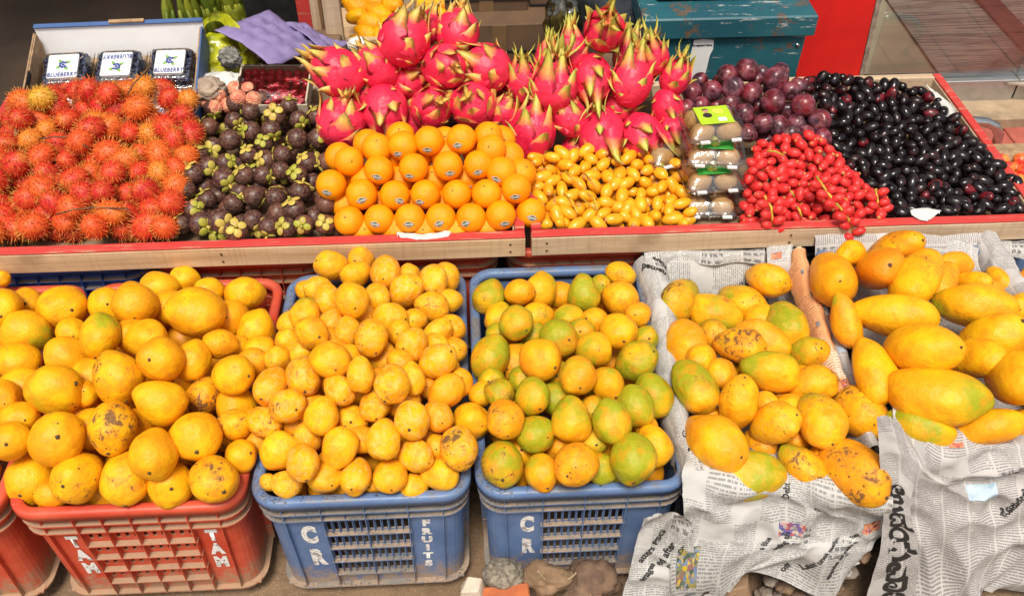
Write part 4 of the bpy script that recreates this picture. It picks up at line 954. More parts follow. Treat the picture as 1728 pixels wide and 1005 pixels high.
# ---- plums
def _pl(k, co, oi, tc, b):
    n = k.noise(co, 1.5, 4, .6); c = k.mix(k.ramp(n, .35, .65), (.040, .010, .018), (.22, .014, .020)); bl = k.math('MULTIPLY', k.ramp(k.noise(co, 3, 5, .65), .42, .75), .55)
    c = k.mix(bl, c, (.22, .17, .24)); w = k.vor(co, 2.6, 'DISTANCE_TO_EDGE'); cr = k.math('MULTIPLY', k.ramp(w, .035, .012), k.ramp(k.noise(co, 1.3, 2), .50, .56)); c = k.mix(k.math('MULTIPLY', cr, .45), c, (.30, .15, .10))
    return k.mix(k.math('MULTIPLY', k.ramp(k.vor(co, 22), .08, .05), .5), c, (.40, .28, .22))
M['pl'] = oc_mat('plum_skin', _pl, .30, .5)
def _pf(x, y, z):
    g = .045 * math.exp(-(y / .12) ** 2) * (1 if x > 0 else 0); r_ = .5 - g; Z = z * .47
    if z > .8: Z -= (z - .8) * .55
    return (x * r_, y * .5, Z)
PL = [blob('plum_body', _pf, 24, 16, [M['pl']], i, .03, 2) for i in range(3)]
_b = MB(); _b.tube([(0, 0, .34), (.01, 0, .44)], [.035, .02], 6); PST = mesh('plum_stem', _b.v, _b.f, True, [M['stem']])
PLM = """383,283,96;305,300,84;500,322,108;160,375,92;243,367,84;327,355,94;403,378,94;490,410,104;612,425,100;560,368,80;592,345,70;422,325,70;195,428,80;315,415,84;372,460,88;450,497,85;515,512,98;583,500,84;677,488,98;390,538,80;683,562,92;545,445,70;140,440,80;262,430,70;520,288,70;455,560,74;195,328,72;445,295,70;330,500,70;640,470,70;480,360,70;270,330,60;430,430,70;560,540,80;620,545,80"""
items = []
for ln in PLM.split(';'):
    a, b, d_ = [float(x) for x in ln.split(',')]; px = 1100 + a / 2.393; py = b / 2.393; d_ /= 2.393; z = plane_z(.425, .50, 235, 118)(px, py); P = at(px, py, z); k_ = -1 if d_ < 32 else 0
    P = P + (CAM - P).normalized() * (.02 * k_); items.append(dict(px=px, py=py, P=P, r=d_ * depth(P) / FPX / 2, k=k_, desc='half hidden bloomed' if k_ else 'dark'))
relax(items, 20, .02, .347); rng = random.Random(31)
for it in items:
    o = link('plum', rng.choice(PL)); o.location = it['P']; o.scale = (it['r'] * 2,) * 3; aim(o, Vector((rng.uniform(-1, 1), rng.uniform(-1, .4), rng.uniform(-.5, 1))), rng.random() * 6); kid(o, 'stem', PST); it['ob'] = o
rank_labels(items, 'heap by the kiwi boxes', 'plum', 5)
for it in items: tag(it['ob'], it['label'], 'plum', 'plums heaped beside the jamuns')
riser('cardboard_riser', [(1190, 160), (1370, 160), (1390, 225), (1200, 215)], plane_z(.425, .50, 235, 118), .06, 'brown cardboard riser buried under the plum heap')

def rank_heap(items, where, noun, rows, cat, group):
    top = [it for it in items if it['k'] == 0 and it.get('ob')]; rank_labels(top, where, noun, rows)
    for it in top: tag(it['ob'], it['label'], cat, group)
rank_heap(hr, 'heap at the left end', 'rambutan', 9, 'rambutan', 'rambutans on top of the heap'); rank_heap(hm, 'heap beside the rambutans', 'mangosteen', 7, 'mangosteen', 'mangosteens on top of the heap')
rank_heap(hy_, 'heap beside the oranges', 'yellow date', 8, 'date', 'yellow dates on top of the heap'); rank_heap(hrd, 'heap beside the kiwi boxes', 'red date', 10, 'date', 'red dates on top of the heap')
for it in jit[:300]: it['desc'] = 'glossy black'
rank_labels(jit[:300], 'heap at the right end', 'jamun', 15)
for it in jit[:300]: tag(it['ob'], it['label'])

# ------------------------------------------------------------------ newspapers
def cr(p0, p1, p2, p3, t):
    return 0.5 * ((2 * p1) + (p2 - p0) * t + (2 * p0 - 5 * p1 + 4 * p2 - p3) * t * t + (3 * p1 - p0 - 3 * p2 + p3) * t ** 3)
def cr_row(P, t):
    n = len(P) - 1; x = min(n - 1e-6, max(0, t * n)); i = int(x); g = lambda k: P[max(0, min(n, k))]
    return cr(g(i - 1), g(i), g(i + 1), g(i + 2), x - i)
class Sheet:
    def __init__(s, ctrl, amp=.006, freq=9, seed=0, lift=0.):
        s.c = [[Vector(p) for p in r_] for r_ in ctrl]; s.amp = amp; s.fr = freq; s.seed = seed; s.lift = lift
        mid = len(s.c) // 2; s.w = sum((s.c[mid][i + 1] - s.c[mid][i]).length for i in range(len(s.c[0]) - 1))
        k = len(s.c[0]) // 2; s.h = sum((s.c[i + 1][k] - s.c[i][k]).length for i in range(len(s.c) - 1))
    def base(s, u, v): return cr_row([cr_row(r_, u) for r_ in s.c], v)
    def P(s, u, v, off=0.):
        e = 1e-3; p = s.base(u, v); du = s.base(u + e, v) - s.base(u - e, v); dv = s.base(u, v + e) - s.base(u, v - e); n = du.cross(dv)
        n = n.normalized() if n.length > 1e-12 else Vector((0, -1, 0))
        if n.dot(CAM - p) < 0: n = -n
        q = Vector((u * s.w * s.fr, v * s.h * s.fr, s.seed * 5.1))
        r1 = 1 - abs(noise.noise(q)) * 2.2; r2 = 1 - abs(noise.noise(q * 2.3 + Vector((7, 3, 1)))) * 2.2; r3 = noise.noise(q * 5.5)
        cr_ = max(0, 1 - abs(noise.noise(q * .55 + Vector((3, 9, 2)))) * 9) ** 1.5
        return p + n * (s.amp * (r1 * .8 + r2 * .5 + r3 * .25 + cr_ * .5) + off + s.lift)
    def mesh(s, name, m, nu, nv, u0=0, u1=1, v0=0, v1=1, off=0., rag=0.):
        V = []; UV = []
        for j in range(nv + 1):
            for i in range(nu + 1):
                fu, fv = i / nu, j / nv
                u = lerp(u0, u1, fu); v = lerp(v0, v1, fv)
                if rag and (j in (0, nv)): v += rag * noise.noise(Vector((fu * 9, j, s.seed)))
                if rag and (i in (0, nu)): u += rag * noise.noise(Vector((fv * 9, i, s.seed + 3)))
                V.append(s.P(u, v, off)); UV.append((u * s.w, -v * s.h))
        Fc = [(j * (nu + 1) + i, j * (nu + 1) + i + 1, (j + 1) * (nu + 1) + i + 1, (j + 1) * (nu + 1) + i) for j in range(nv) for i in range(nu)]
        me = mesh(name, V, Fc, True, [m]); uv_attr(me, UV); return me
    def text(s, txt, u, v, size, m, rot=0., parent=None, bold=0., off=.0012, align='CENTER', sx=1.):
        me = text_mesh(txt, size, bold, m, align); bm = bmesh.new(); bm.from_mesh(me)
        for _ in range(1): bmesh.ops.subdivide_edges(bm, edges=[e for e in bm.edges if e.calc_length() > size * .25], cuts=2)
        bm.to_mesh(me); bm.free(); c, q = math.cos(rot), math.sin(rot)
        for vv in me.vertices:
            x, y = vv.co.x * sx, vv.co.y; xx = x * c - y * q; yy = x * q + y * c; vv.co = s.P(u + xx / s.w, v - yy / s.h, off)
        return link('headline', me, parent)
def picture_mat(name, cols, scale=26):
    m, nt, b = new_mat(name); k = NT(nt); uv = k.coord('UV'); w = k.vor(uv, scale * 6, 'F1', 'Color'); s = k.n('SeparateXYZ'); k.l(w, s.inputs[0]); f = k.math('ADD', k.math('MULTIPLY', s.outputs[0], .75), k.math('MULTIPLY', k.noise(uv, scale * 4, 5, .7), .3))
    ra = k.n('ValToRGB'); e = ra.color_ramp.elements; e[0].color = (*cols[0], 1); e[0].position = .15; e[1].color = (*cols[-1], 1); e[1].position = .95
    for i, c in enumerate(cols[1:-1]): x = e.new(.15 + .8 * (i + 1) / (len(cols) - 1)); x.color = (*c, 1)
    k.l(f, ra.inputs[0]); k.l(ra.outputs[0], b.inputs['Base Color']); b.inputs['Roughness'].default_value = .6; return m
PIC = {'sport': picture_mat('printed_sports_photo', [(.05, .08, .06), (.10, .14, .12), (.62, .42, .02), (.12, .22, .40), (.30, .12, .08), (.10, .30, .14)], 30),
       'car': picture_mat('printed_rally_photo', [(.05, .05, .12), (.10, .12, .35), (.45, .04, .03), (.55, .50, .45), (.08, .08, .10)], 34),
       'face': picture_mat('printed_portrait_photo', [(.14, .05, .03), (.45, .16, .08), (.60, .28, .15), (.50, .10, .04), (.05, .10, .25)], 28),
       'blue': picture_mat('printed_blue_panel', [(.30, .42, .52), (.45, .55, .62), (.36, .46, .56)], 12),
       'grey': picture_mat('printed_grey_photo', [(.10, .10, .12), (.30, .30, .32), (.16, .18, .2)], 20)}
def newspaper(label, sh, m='news', nu=90, nv=70, rag=.012, group=None, cat='newspaper'):
    o = link('newspaper', sh.mesh('newspaper', M[m], nu, nv, rag=rag)); tag(o, label, cat, group); return o
def pic(sh, parent, key, u, v, w, h):
    return link('printed_photo', sh.mesh('printed_photo', PIC[key], 14, 12, u - w / 2 / sh.w, u + w / 2 / sh.w, v - h / 2 / sh.h, v + h / 2 / sh.h, .0008), parent)
g_n = 'newspapers lining the crates'
# apron over the front of crate D
c = [[at(x, 795, .285) + Vector((0, .03, 0)) for x in (1178, 1255, 1335, 1415, 1500)], [at(x, y, .310) for x, y in ((1150, 800), (1250, 822), (1335, 812), (1420, 830), (1502, 838))],
     [ray(x, y, .890) for x, y in ((1150, 850), (1240, 850), (1335, 845), (1420, 850), (1492, 850))], [ray(x, y, .878) for x, y in ((1142, 890), (1235, 895), (1325, 895), (1410, 895), (1482, 890))],
     [ray(x, y, .862) for x, y in ((1128, 940), (1220, 935), (1310, 930), (1400, 930), (1462, 925))], [ray(x, y, .850) for x, y in ((1130, 1012), (1205, 1008), (1268, 962), (1385, 996), (1448, 950))]]
s = Sheet(c, .017, 7, 1); o = newspaper('crumpled English newspaper hanging over the front of the lined crate', s)
for t, u, v, z, r_ in (('a Blue', .40, .66, .014, 75), ('aggling th', .47, .64, .014, 75), ('Debt', .47, .27, .016, 80), ('D', .62, .34, .015, 80), ('Last until machin', .70, .76, .0125, 62), ('apples to make th', .80, .78, .0105, 62), ('off', .60, .92, .0125, 62), ('Easy', .83, .60, .010, 70), ('n', .18, .93, .024, 90), ('Olympic', .06, .66, .013, 78)):
    s.text(t, u, v, z, M['ink'], R(r_), o, .0004)
pic(s, o, 'car', .50, .53, .040, .022); pic(s, o, 'face', .90, .52, .036, .022); pic(s, o, 'sport', .09, .80, .034, .052)
# flap to the left, in front of crate C
c = [[ray(x, y, .872) for x, y in ((1088, 868), (1112, 856), (1140, 855), (1165, 870))], [ray(x, y, .866) for x, y in ((1072, 915), (1100, 915), (1135, 918), (1170, 925))],
     [ray(x, y, .850) for x, y in ((1058, 965), (1095, 965), (1140, 968), (1190, 970))], [ray(x, y, .835) for x, y in ((1040, 1020), (1090, 1020), (1145, 1018), (1215, 1015))]]
s = Sheet(c, .010, 8, 4); o = newspaper('newspaper flap with big headline leaning against the worn C R crate', s, nu=50, nv=60)
for t, u, v, z, r_ in (('atters PSG', .33, .36, .022, 62), ('ed after', .55, .42, .022, 62), ('images', .30, .62, .016, 62), ('D', .62, .55, .020, 62)): s.text(t, u, v, z, M['ink'], R(r_), o, .0006)
pic(s, o, 'grey', .72, .86, .026, .04)
# roll over the rim between C and D
c = []
for i in range(9):
    t = i / 8; y = lerp(1.46, .915, t); x = .352 + .008 * math.sin(t * 7) - .004 + (.012 * (1 - t)); w = lerp(.030, .019, min(1, t * 1.6)); z = .318 + .006 * math.sin(t * 9)
    c.append([Vector((x - w * 1.15, y, z - .055)), Vector((x - w, y, z - .012)), Vector((x - w * .3, y, z + .006)), Vector((x + w * .6, y, z)), Vector((x + w, y, z - .03)), Vector((x + w * 1.6, y + .01, z - .09))])
s = Sheet(c, .004, 14, 7); o = newspaper('newspaper rolled over the rim between the C R crate and its neighbour', s, 'news', 30, 110)
s.text('named', .42, .10, .022, M['ink'], R(150), o, .0008); s.text('sters', .55, .06, .020, M['ink'], R(150), o, .0006); s.text('T', .45, .93, .030, M['ink'], R(30), o, .001); s.text('Give', .45, .86, .018, M['ink'], R(30), o, .0003)
# roll along the back rim of D
c = []
for i in range(8):
    t = i / 7; x = lerp(.345, .668, t); z = .318 + .008 * math.sin(t * 5 + 1)
    c.append([Vector((x, 1.485, z - .02)), Vector((x, 1.470, z + .004)), Vector((x, 1.445, z + .002)), Vector((x, 1.420, z - .035)), Vector((x, 1.40, z - .08))])
s = Sheet(c, .004, 12, 9); o = newspaper('newspaper rolled over the back rim of the lined crate', s, 'news', 40, 70); s.text('Ravi Shipya', .78, .62, .012, M['ink'], R(85), o, .0003)
s = Sheet([[at(1293, 418, .335), at(1315, 414, .337), at(1338, 410, .339)], [at(1295, 445, .325), at(1315, 442, .328), at(1334, 440, .328)], [at(1300, 480, .27), at(1322, 476, .28), at(1340, 476, .28)]], .003, 10, 12)
o = newspaper('small white and red advert page standing up behind the top mango', s, 'news', 20, 30); pic(s, o, 'face', .4, .35, .018, .014)
def roll_y(x, y0, y1, z0, seed, label, m='news', w=.024):
    c = []
    for i in range(8):
        t = i / 7; y = lerp(y0, y1, t); z = z0 + .005 * math.sin(t * 8 + seed)
        c.append([Vector((x - w * 1.3, y, z - .06)), Vector((x - w, y, z - .012)), Vector((x - w * .2, y, z + .006)), Vector((x + w * .7, y, z)), Vector((x + w, y, z - .03)), Vector((x + w * 1.4, y, z - .08))])
    return newspaper(label, Sheet(c, .005, 13, seed), m, 26, 90)
roll_y(1.052, 1.47, .94, .352, 91, 'Kannada newspaper rolled over the rim between the two crates at the far right', 'news2')
c = []
for i in range(7):
    t = i / 6; x = lerp(.690, 1.06, t); z = .352 + .006 * math.sin(t * 6); c.append([Vector((x, 1.490, z - .04)), Vector((x, 1.478, z + .002)), Vector((x, 1.450, z + .002)), Vector((x, 1.425, z - .035)), Vector((x, 1.40, z - .08))])
newspaper('newspaper rolled over the back rim behind the long mangoes', Sheet(c, .005, 12, 93), 'news2', 36, 70)
def liner(x0, x1, y0, y1, z, seed, label, m='news'):
    c = []
    for j, (fy, dz) in enumerate(((0, .02), (.08, -.03), (.35, -.05), (.65, -.05), (.92, -.03), (1, .0))):
        c.append([Vector((lerp(x0, x1, fx), lerp(y0, y1, fy), z + dz + dx)) for fx, dx in ((0, .02), (.1, 0), (.5, -.01), (.9, 0), (1, .02))])
    s = Sheet(c, .006, 10, seed); newspaper(label, s, m, 50, 70, 0)
liner(.368, .652, .93, 1.44, .275, 15, 'newspaper lining the inside of the crate under the mangoes')
liner(.702, 1.03, .95, 1.43, .30, 17, 'Kannada newspaper lining the inside of the right hand crate', 'news2')
# pages between D and E
def strip(pts, w, seed, m, label, z=.33, nu=16, nv=80):
    c = []
    for x, y in pts:
        p = at(x, y, z); r_ = RIGHT * (w / 2); c.append([p - r_ + Vector((0, 0, -.03)), p - r_ * .5 + Vector((0, 0, .004)), p + Vector((0, 0, .012)), p + r_ * .5 + Vector((0, 0, .004)), p + r_ + Vector((0, 0, -.035))])
    s = Sheet(c, .0035, 14, seed); return s, newspaper(label, s, m, nu, nv)
s, o = strip([(1347, 425), (1360, 470), (1378, 530), (1398, 590), (1420, 650), (1440, 700)], .044, 19, 'newsy', 'folded orange newspaper page standing between the two lined crates')
pic(s, o, 'face', .5, .82, .022, .024)
for i, v in enumerate((.18, .32, .48)): pic(s, o, 'grey', .35 + .1 * (i % 2), v, .010, .012)
s, o = strip([(1385, 510), (1400, 550), (1422, 610), (1440, 660), (1452, 705), (1475, 760)], .036, 21, 'news', 'narrow newspaper strip with a small portrait beside the orange page', .322)
pic(s, o, 'face', .5, .2, .022, .03); pic(s, o, 'blue', .5, .36, .024, .012)
s = Sheet([[at(x, y, .39) for x, y in ((1598, 405), (1625, 408), (1652, 420))], [at(x, y, .375) for x, y in ((1600, 432), (1628, 436), (1650, 442))], [at(x, y, .345) for x, y in ((1628, 470), (1650, 474), (1668, 488))]], .003, 10, 23)
newspaper('newspaper corner sticking up behind the long mangoes', s, 'news', 24, 36)
# Kannada apron over crate E
c = [[at(x, y, .335) + Vector((0, .03, 0)) for x, y in ((1500, 690), (1580, 740), (1660, 735), (1750, 722), (1880, 715))], [at(x, y, .352) for x, y in ((1497, 712), (1585, 766), (1665, 755), (1750, 742), (1880, 735))],
     [ray(x, y, .905) for x, y in ((1500, 775), (1580, 800), (1665, 795), (1755, 785), (1880, 780))], [ray(x, y, .885) for x, y in ((1512, 845), (1585, 850), (1665, 850), (1755, 845), (1880, 845))],
     [ray(x, y, .865) for x, y in ((1520, 915), (1585, 920), (1665, 915), (1750, 915), (1880, 910))], [ray(x, y, .840) for x, y in ((1520, 1030), (1580, 1020), (1640, 992), (1690, 996), (1880, 1010))]]
s = Sheet(c, .020, 6.5, 30); o = newspaper('large crumpled Kannada newspaper hanging over the right hand crate', s, 'news2', 100, 90)
pic(s, o, 'blue', .46, .50, .060, .030); pic(s, o, 'face', .33, .17, .030, .008); pic(s, o, 'sport', .70, .66, .014, .010); pic(s, o, 'sport', .045, .72, .010, .05)
s.text('ಹೊಸಪೇಟೆ', .62, .58, .016, M['ink'], R(48), o, .0005)
c = [[ray(x, y, .90) for x, y in ((1478, 700), (1488, 698), (1500, 700), (1516, 712))], [ray(x, y, .875) for x, y in ((1484, 780), (1500, 776), (1520, 780), (1540, 800))], [ray(x, y, .855) for x, y in ((1490, 850), (1500, 846), (1515, 848), (1535, 860))],
     [ray(x, y, .840) for x, y in ((1484, 920), (1500, 915), (1525, 915), (1548, 925))], [ray(x, y, .825) for x, y in ((1462, 1000), (1490, 995), (1520, 995), (1545, 1005))], [ray(x, y, .815) for x, y in ((1450, 1060), (1490, 1050), (1520, 1050), (1545, 1060))]]
s = Sheet(c, .004, 9, 33); o = newspaper('narrow newspaper fold with a big black Kannada masthead', s, 'news2', 24, 90)
s.text('ಉದಯವಾಣಿ', .56, .62, .056, M['ink'], R(-90), o, .0022, sx=1.0)
M['white_bit'] = simple('white_paper', (.66, .65, .62), .7, .06, 20, .3)
def scrap(pts, seed, label, m='white_bit', amp=.003):
    c = [[Vector(p) for p in r_] for r_ in pts]; s = Sheet(c, amp, 14, seed); newspaper(label, s, m, 20, 14, .02, cat='paper')
scrap([[at(668, 392, .384), at(715, 396, .384), at(762, 391, .384)], [at(672, 397, .385), at(715, 402, .386), at(758, 396, .385)], [at(680, 401, .383), at(712, 404, .385), at(750, 399, .383)]], 40, 'thin white paper edge sticking out under the front oranges')
scrap([[at(1535, 356, .388), at(1560, 352, .39), at(1588, 357, .388)], [at(1540, 364, .389), at(1562, 366, .39), at(1580, 362, .388)], [at(1552, 370, .387), at(1562, 373, .388), at(1570, 369, .387)]], 41, 'white paper corner folded over the tray rim under the jamuns')
scrap([[at(1560, 140, .40), at(1572, 150, .40), at(1590, 165, .40)], [at(1580, 170, .405), at(1600, 180, .41), at(1612, 184, .42)], [at(1600, 200, .40), at(1610, 206, .405), at(1618, 208, .41)]], 42, 'white paper lining showing along the right side of the tray')
for i, (x0, x1, y0, y1, lb) in enumerate(((1640, 1735, 408, 430, 'crumpled newspaper on top of the navy crate'), (1115, 1290, 420, 438, 'crumpled newspaper under the tray behind the lined crate'), (1390, 1600, 412, 430, 'crumpled newspaper under the tray behind the long mangoes'))):
    c = [[at(lerp(x0, x1, a / 4), y0 + (y1 - y0) * b / 2 + 3 * math.sin(a * 3 + b), .327 + .006 * (b == 1)) + Vector((0, 0, -.01 * (b == 2))) for a in range(5)] for b in range(3)]
    newspaper(lb, Sheet(c, .003, 9, 50 + i), 'news', 40, 14, 0)

# ------------------------------------------------------------------ kiwi boxes
M['kiwi'] = oc_mat('kiwi_skin', lambda k, co, oi, tc, b: (k.bump(b, k.noise(co, 30, 4, .7), .3, .02), k.mix(k.ramp(k.noise(co, 12, 5, .7), .3, .7), (.44, .25, .09), (.60, .38, .16)))[1], .75, .25)
KW = blob('kiwi_body', lambda x, y, z: (x * .5, y * .47, z * .60), 20, 14, [M['kiwi']], 3, .03, 2)
M['lab_y'] = simple('label_lime', (.42, .60, .02), .35, .05); M['lab_g'] = simple('label_green', (.04, .34, .05), .35, .1); M['skin_print'] = simple('label_print_face', (.50, .27, .16), .5, .05); M['hair_print'] = simple('label_print_dark', (.03, .02, .02), .5, .05); M['kslice'] = simple('label_print_kiwi_slice', (.62, .62, .08), .5, .1, 200)
def pan_mesh(w, d, h, inset, lip=.006, r=.014, up=True):
    """thin open tub with rounded corners and a flange; opening at z=0, bottom at z=-h (or lid if up)"""
    def rr(hw, hd, r_, z, n=5):
        P = []
        for cx, cy, a in ((1, -1, -90), (1, 1, 0), (-1, 1, 90), (-1, -1, 180)):
            for i in range(n + 1): t = R(a + 90 * i / n); P.append((cx * (hw - r_) + r_ * math.cos(t), cy * (hd - r_) + r_ * math.sin(t), z))
        return P
    sg = 1 if up else -1; rows = [rr(w / 2 + lip, d / 2 + lip, r + lip, 0), rr(w / 2, d / 2, r, .001 * sg), rr(w / 2 - inset * .3, d / 2 - inset * .3, r, sg * h * .35), rr(w / 2 - inset, d / 2 - inset, r, sg * h * .92), rr(w / 2 - inset - .004, d / 2 - inset - .004, r, sg * h)]
    n = len(rows[0]); V = [p for q in rows for p in q]; Fc = [(a * n + i, a * n + (i + 1) % n, (a + 1) * n + (i + 1) % n, (a + 1) * n + i) for a in range(len(rows) - 1) for i in range(n)]
    Fc.append(tuple((len(rows) - 1) * n + i for i in range(n))); return V, Fc
def clamshell(name, label, loc, w, d, h, rz=0., tilt=(0, 0), group=None, cat='plastic box', dome=.006):
    t = empty(name, label, cat, loc, 0, group); t.rotation_euler = (tilt[0], tilt[1], rz)
    V, Fc = pan_mesh(w, d, h * .52, .007, up=False); mb = MB(); mb.add([(x, y, z + h * .52) for x, y, z in V], Fc)
    for sx in (-.3, 0, .3): mb.box(sx * w - .002, sx * w + .002, -d / 2 - .001, -d / 2 + .001, .006, h * .48)
    mb.build('tub', M['clear'], t, True)
    V, Fc = pan_mesh(w, d, h * .46, dome); mb = MB(); mb.add([(x, y, z + h * .54) for x, y, z in V], Fc); mb.build('lid', M['clear'], t, True)
    mb = MB()
    for sx in (-.28, .28): mb.box(sx * w - .010, sx * w + .010, -d / 2 - .012, -d / 2 - .004, h * .50, h * .57)
    mb.build('clasp', M['clear_edge'], t)
    mb = MB(); e = .0008; W2, D2 = w / 2 + .006, d / 2 + .006
    mb.box(-W2, W2, -D2 - e, -D2 + e, h * .515, h * .545); mb.box(-W2, -W2 + 2 * e, -D2, D2, h * .515, h * .545); mb.box(W2 - 2 * e, W2, -D2, D2, h * .515, h * .545)
    mb.build('seam', M['clear'], t)
    return t
M['clear_edge'] = simple('milky_plastic_edge', (.66, .66, .66), .2, .05, 40)
KB = [(1214, 232, .528, 1.640, 0), (1218, 290, .472, 1.605, 1), (1212, 330, .418, 1.575, 1), (1212, 360, .348, 1.555, None)]
g_k = 'clear boxes of kiwis stacked on the tray'
kb = [('topmost kiwi box of the front stack with a lime label', .497, 1.650, .486, 'y', 4), ('second kiwi box from the top with a green slice label', .505, 1.628, .440, 'g', -3), ('third kiwi box from the top with a green label', .500, 1.605, .394, 'g', 3), ('bottom kiwi box of the front stack', .497, 1.580, .348, None, -2),
      ('upper kiwi box standing behind the front stack on the left', .420, 1.70, .396, None, 12), ('lower kiwi box behind the front stack, beside the yellow dates', .425, 1.66, .348, None, 8)]
rng = random.Random(5)
for label, x, y, z, lab, rz in kb:
    w, d, h = .118, .100, .0445; t = clamshell('kiwi_box', label, (x + rng.uniform(-.005, .005), y, z), w, d, h, R(rz * 1.8), (R(4), R(rng.uniform(-2, 2))), g_k, dome=.014)
    T = Matrix.Translation(t.location) @ t.rotation_euler.to_matrix().to_4x4()
    for sx in (-1, 1):
        for sy in (-1, 1):
            o = link('kiwi', KW); o.location = T @ Vector((sx * .028, sy * .023, .0225)); sc = .043 * rng.uniform(.96, 1.04); o.scale = (sc,) * 3; aim(o, Vector((1, rng.uniform(-.4, .4), rng.uniform(-.2, .2))), rng.random() * 6)
            tag(o, f"brown kiwi, {'front' if sy < 0 else 'back'} {'left' if sx < 0 else 'right'} one inside the {label.replace('kiwi box ', 'box ')}"[:200], 'kiwi', 'kiwis in the clear boxes')
            if len(o['label'].split()) > 16: o['label'] = f"brown kiwi, {'front' if sy < 0 else 'back'} {'left' if sx < 0 else 'right'} in the {' '.join(label.split()[:5])}"
    if lab:
        q = MB(); q.box(-.036, .036, -.028, .030, h + .0008, h + .0022); l_ = q.build('label_card', M['lab_' + lab], t, bevel=.0005)
        if lab == 'y':
            q = MB(); q.sphere((-.014, .014, h + .003), .0062, 12, 6, (1, 1, .1)); q.build('printed_face', M['skin_print'], l_)
            q = MB(); q.sphere((-.014, .018, h + .0028), .0066, 12, 6, (1, .7, .1)); q.sphere((-.014, .000, h + .0026), .010, 12, 6, (1, .8, .05)); q.build('printed_clothes', M['hair_print'], l_)
            q = MB(); q.sphere((.012, .012, h + .0026), .012, 16, 6, (1, .8, .05)); q.build('printed_kiwi_slice', M['kslice'], l_)
            q = MB(); q.box(.004, .022, -.022, -.010, h + .0023, h + .0027); o = q.build('printed_panel', M['stk_w'], l_)
        else:
            for i, (a, b) in enumerate(((-.012, .004), (.010, .008), (-.002, -.010))): q = MB(); q.sphere((a, b, h + .0026), .013, 16, 6, (1, .85, .05)); q.build('printed_kiwi_slice', M['kslice'], l_)

# ------------------------------------------------------------------ blueberry box
TI = R(20); bx_loc = Vector((-.800, 1.945, .412)); bt = empty('blueberry_carton', 'blue and white cardboard carton holding punnets of blueberries behind the rambutans', 'carton', bx_loc); bt.rotation_euler = (TI, 0, R(2))
TB = Matrix.Translation(bx_loc) @ bt.rotation_euler.to_matrix().to_4x4()
M['card_w'] = simple('white_card', (.80, .80, .82), .6, .06, 6); M['card_b'] = simple('blue_card', (.055, .12, .30), .6, .1, 8); M['card_k'] = simple('kraft_card_edge', (.42, .27, .15), .8, .2, 60, .3)
W_, D_, Hh_ = .375, .30, .074
q = MB(); q.box(-W_ / 2, W_ / 2, -D_ / 2, D_ / 2, 0, .003); q.build('carton_floor', M['card_k'], bt)
q = MB(); sl = .032; q.hexa([(-W_ / 2 + .004, D_ / 2 - .004, .003), (W_ / 2 - .004, D_ / 2 - .004, .003), (W_ / 2 - .004, D_ / 2 - .0015, .003), (-W_ / 2 + .004, D_ / 2 - .0015, .003), (-W_ / 2 - .004, D_ / 2 + sl - .004, Hh_), (W_ / 2 + .004, D_ / 2 + sl - .004, Hh_), (W_ / 2 + .004, D_ / 2 + sl - .0015, Hh_), (-W_ / 2 - .004, D_ / 2 + sl - .0015, Hh_)]); q.build('inner_back_wall', M['card_w'], bt)
q = MB(); q.hexa([(-W_ / 2, D_ / 2 - .0008, 0), (W_ / 2, D_ / 2 - .0008, 0), (W_ / 2, D_ / 2 + .003, 0), (-W_ / 2, D_ / 2 + .003, 0), (-W_ / 2 - .004, D_ / 2 + sl - .0008, Hh_), (W_ / 2 + .004, D_ / 2 + sl - .0008, Hh_), (W_ / 2 + .004, D_ / 2 + sl + .003, Hh_), (-W_ / 2 - .004, D_ / 2 + sl + .003, Hh_)]); q.box(-W_ / 2 - .004, W_ / 2 + .004, D_ / 2 + sl - .008, D_ / 2 + sl + .004, Hh_ + .0005, Hh_ + .005); q.build('outer_back_wall', M['card_b'], bt, bevel=.001)
q = MB(); q.box(-.02, .06, D_ / 2 + sl - .007, D_ / 2 + sl + .002, Hh_ + .0055, Hh_ + .012); q.build('torn_tab', M['card_k'], bt, bevel=.001)
for sx in (-1, 1):
    q = MB(); x = sx * W_ / 2; q.box(min(x, x - sx * .003), max(x, x - sx * .003), -D_ / 2, D_ / 2 + .012, .003, Hh_ - .002); q.build('side_wall', M['card_k'], bt)
    q = MB(); q.box(min(x + sx * .0005, x + sx * .004), max(x + sx * .0005, x + sx * .004), -D_ / 2, D_ / 2 + .014, 0, Hh_ - .001); q.build('side_facing', M['card_b'] if sx > 0 else M['card_k'], bt)
q = MB(); q.box(-W_ / 2 + .0032, -W_ / 2 + .0042, -.03, .05, .060, .078); q.build('hand_hole', M['ink'], bt, bevel=.0004)
M['bb'] = simple('blueberry_skin', (.02, .028, .075), .5, .3, 60, col2=(.06, .075, .15)); M['leafp'] = simple('printed_leaf_green', (.22, .42, .10), .5, .1); M['berryp'] = simple('printed_berry_blue', (.05, .09, .34), .5, .2, 200)
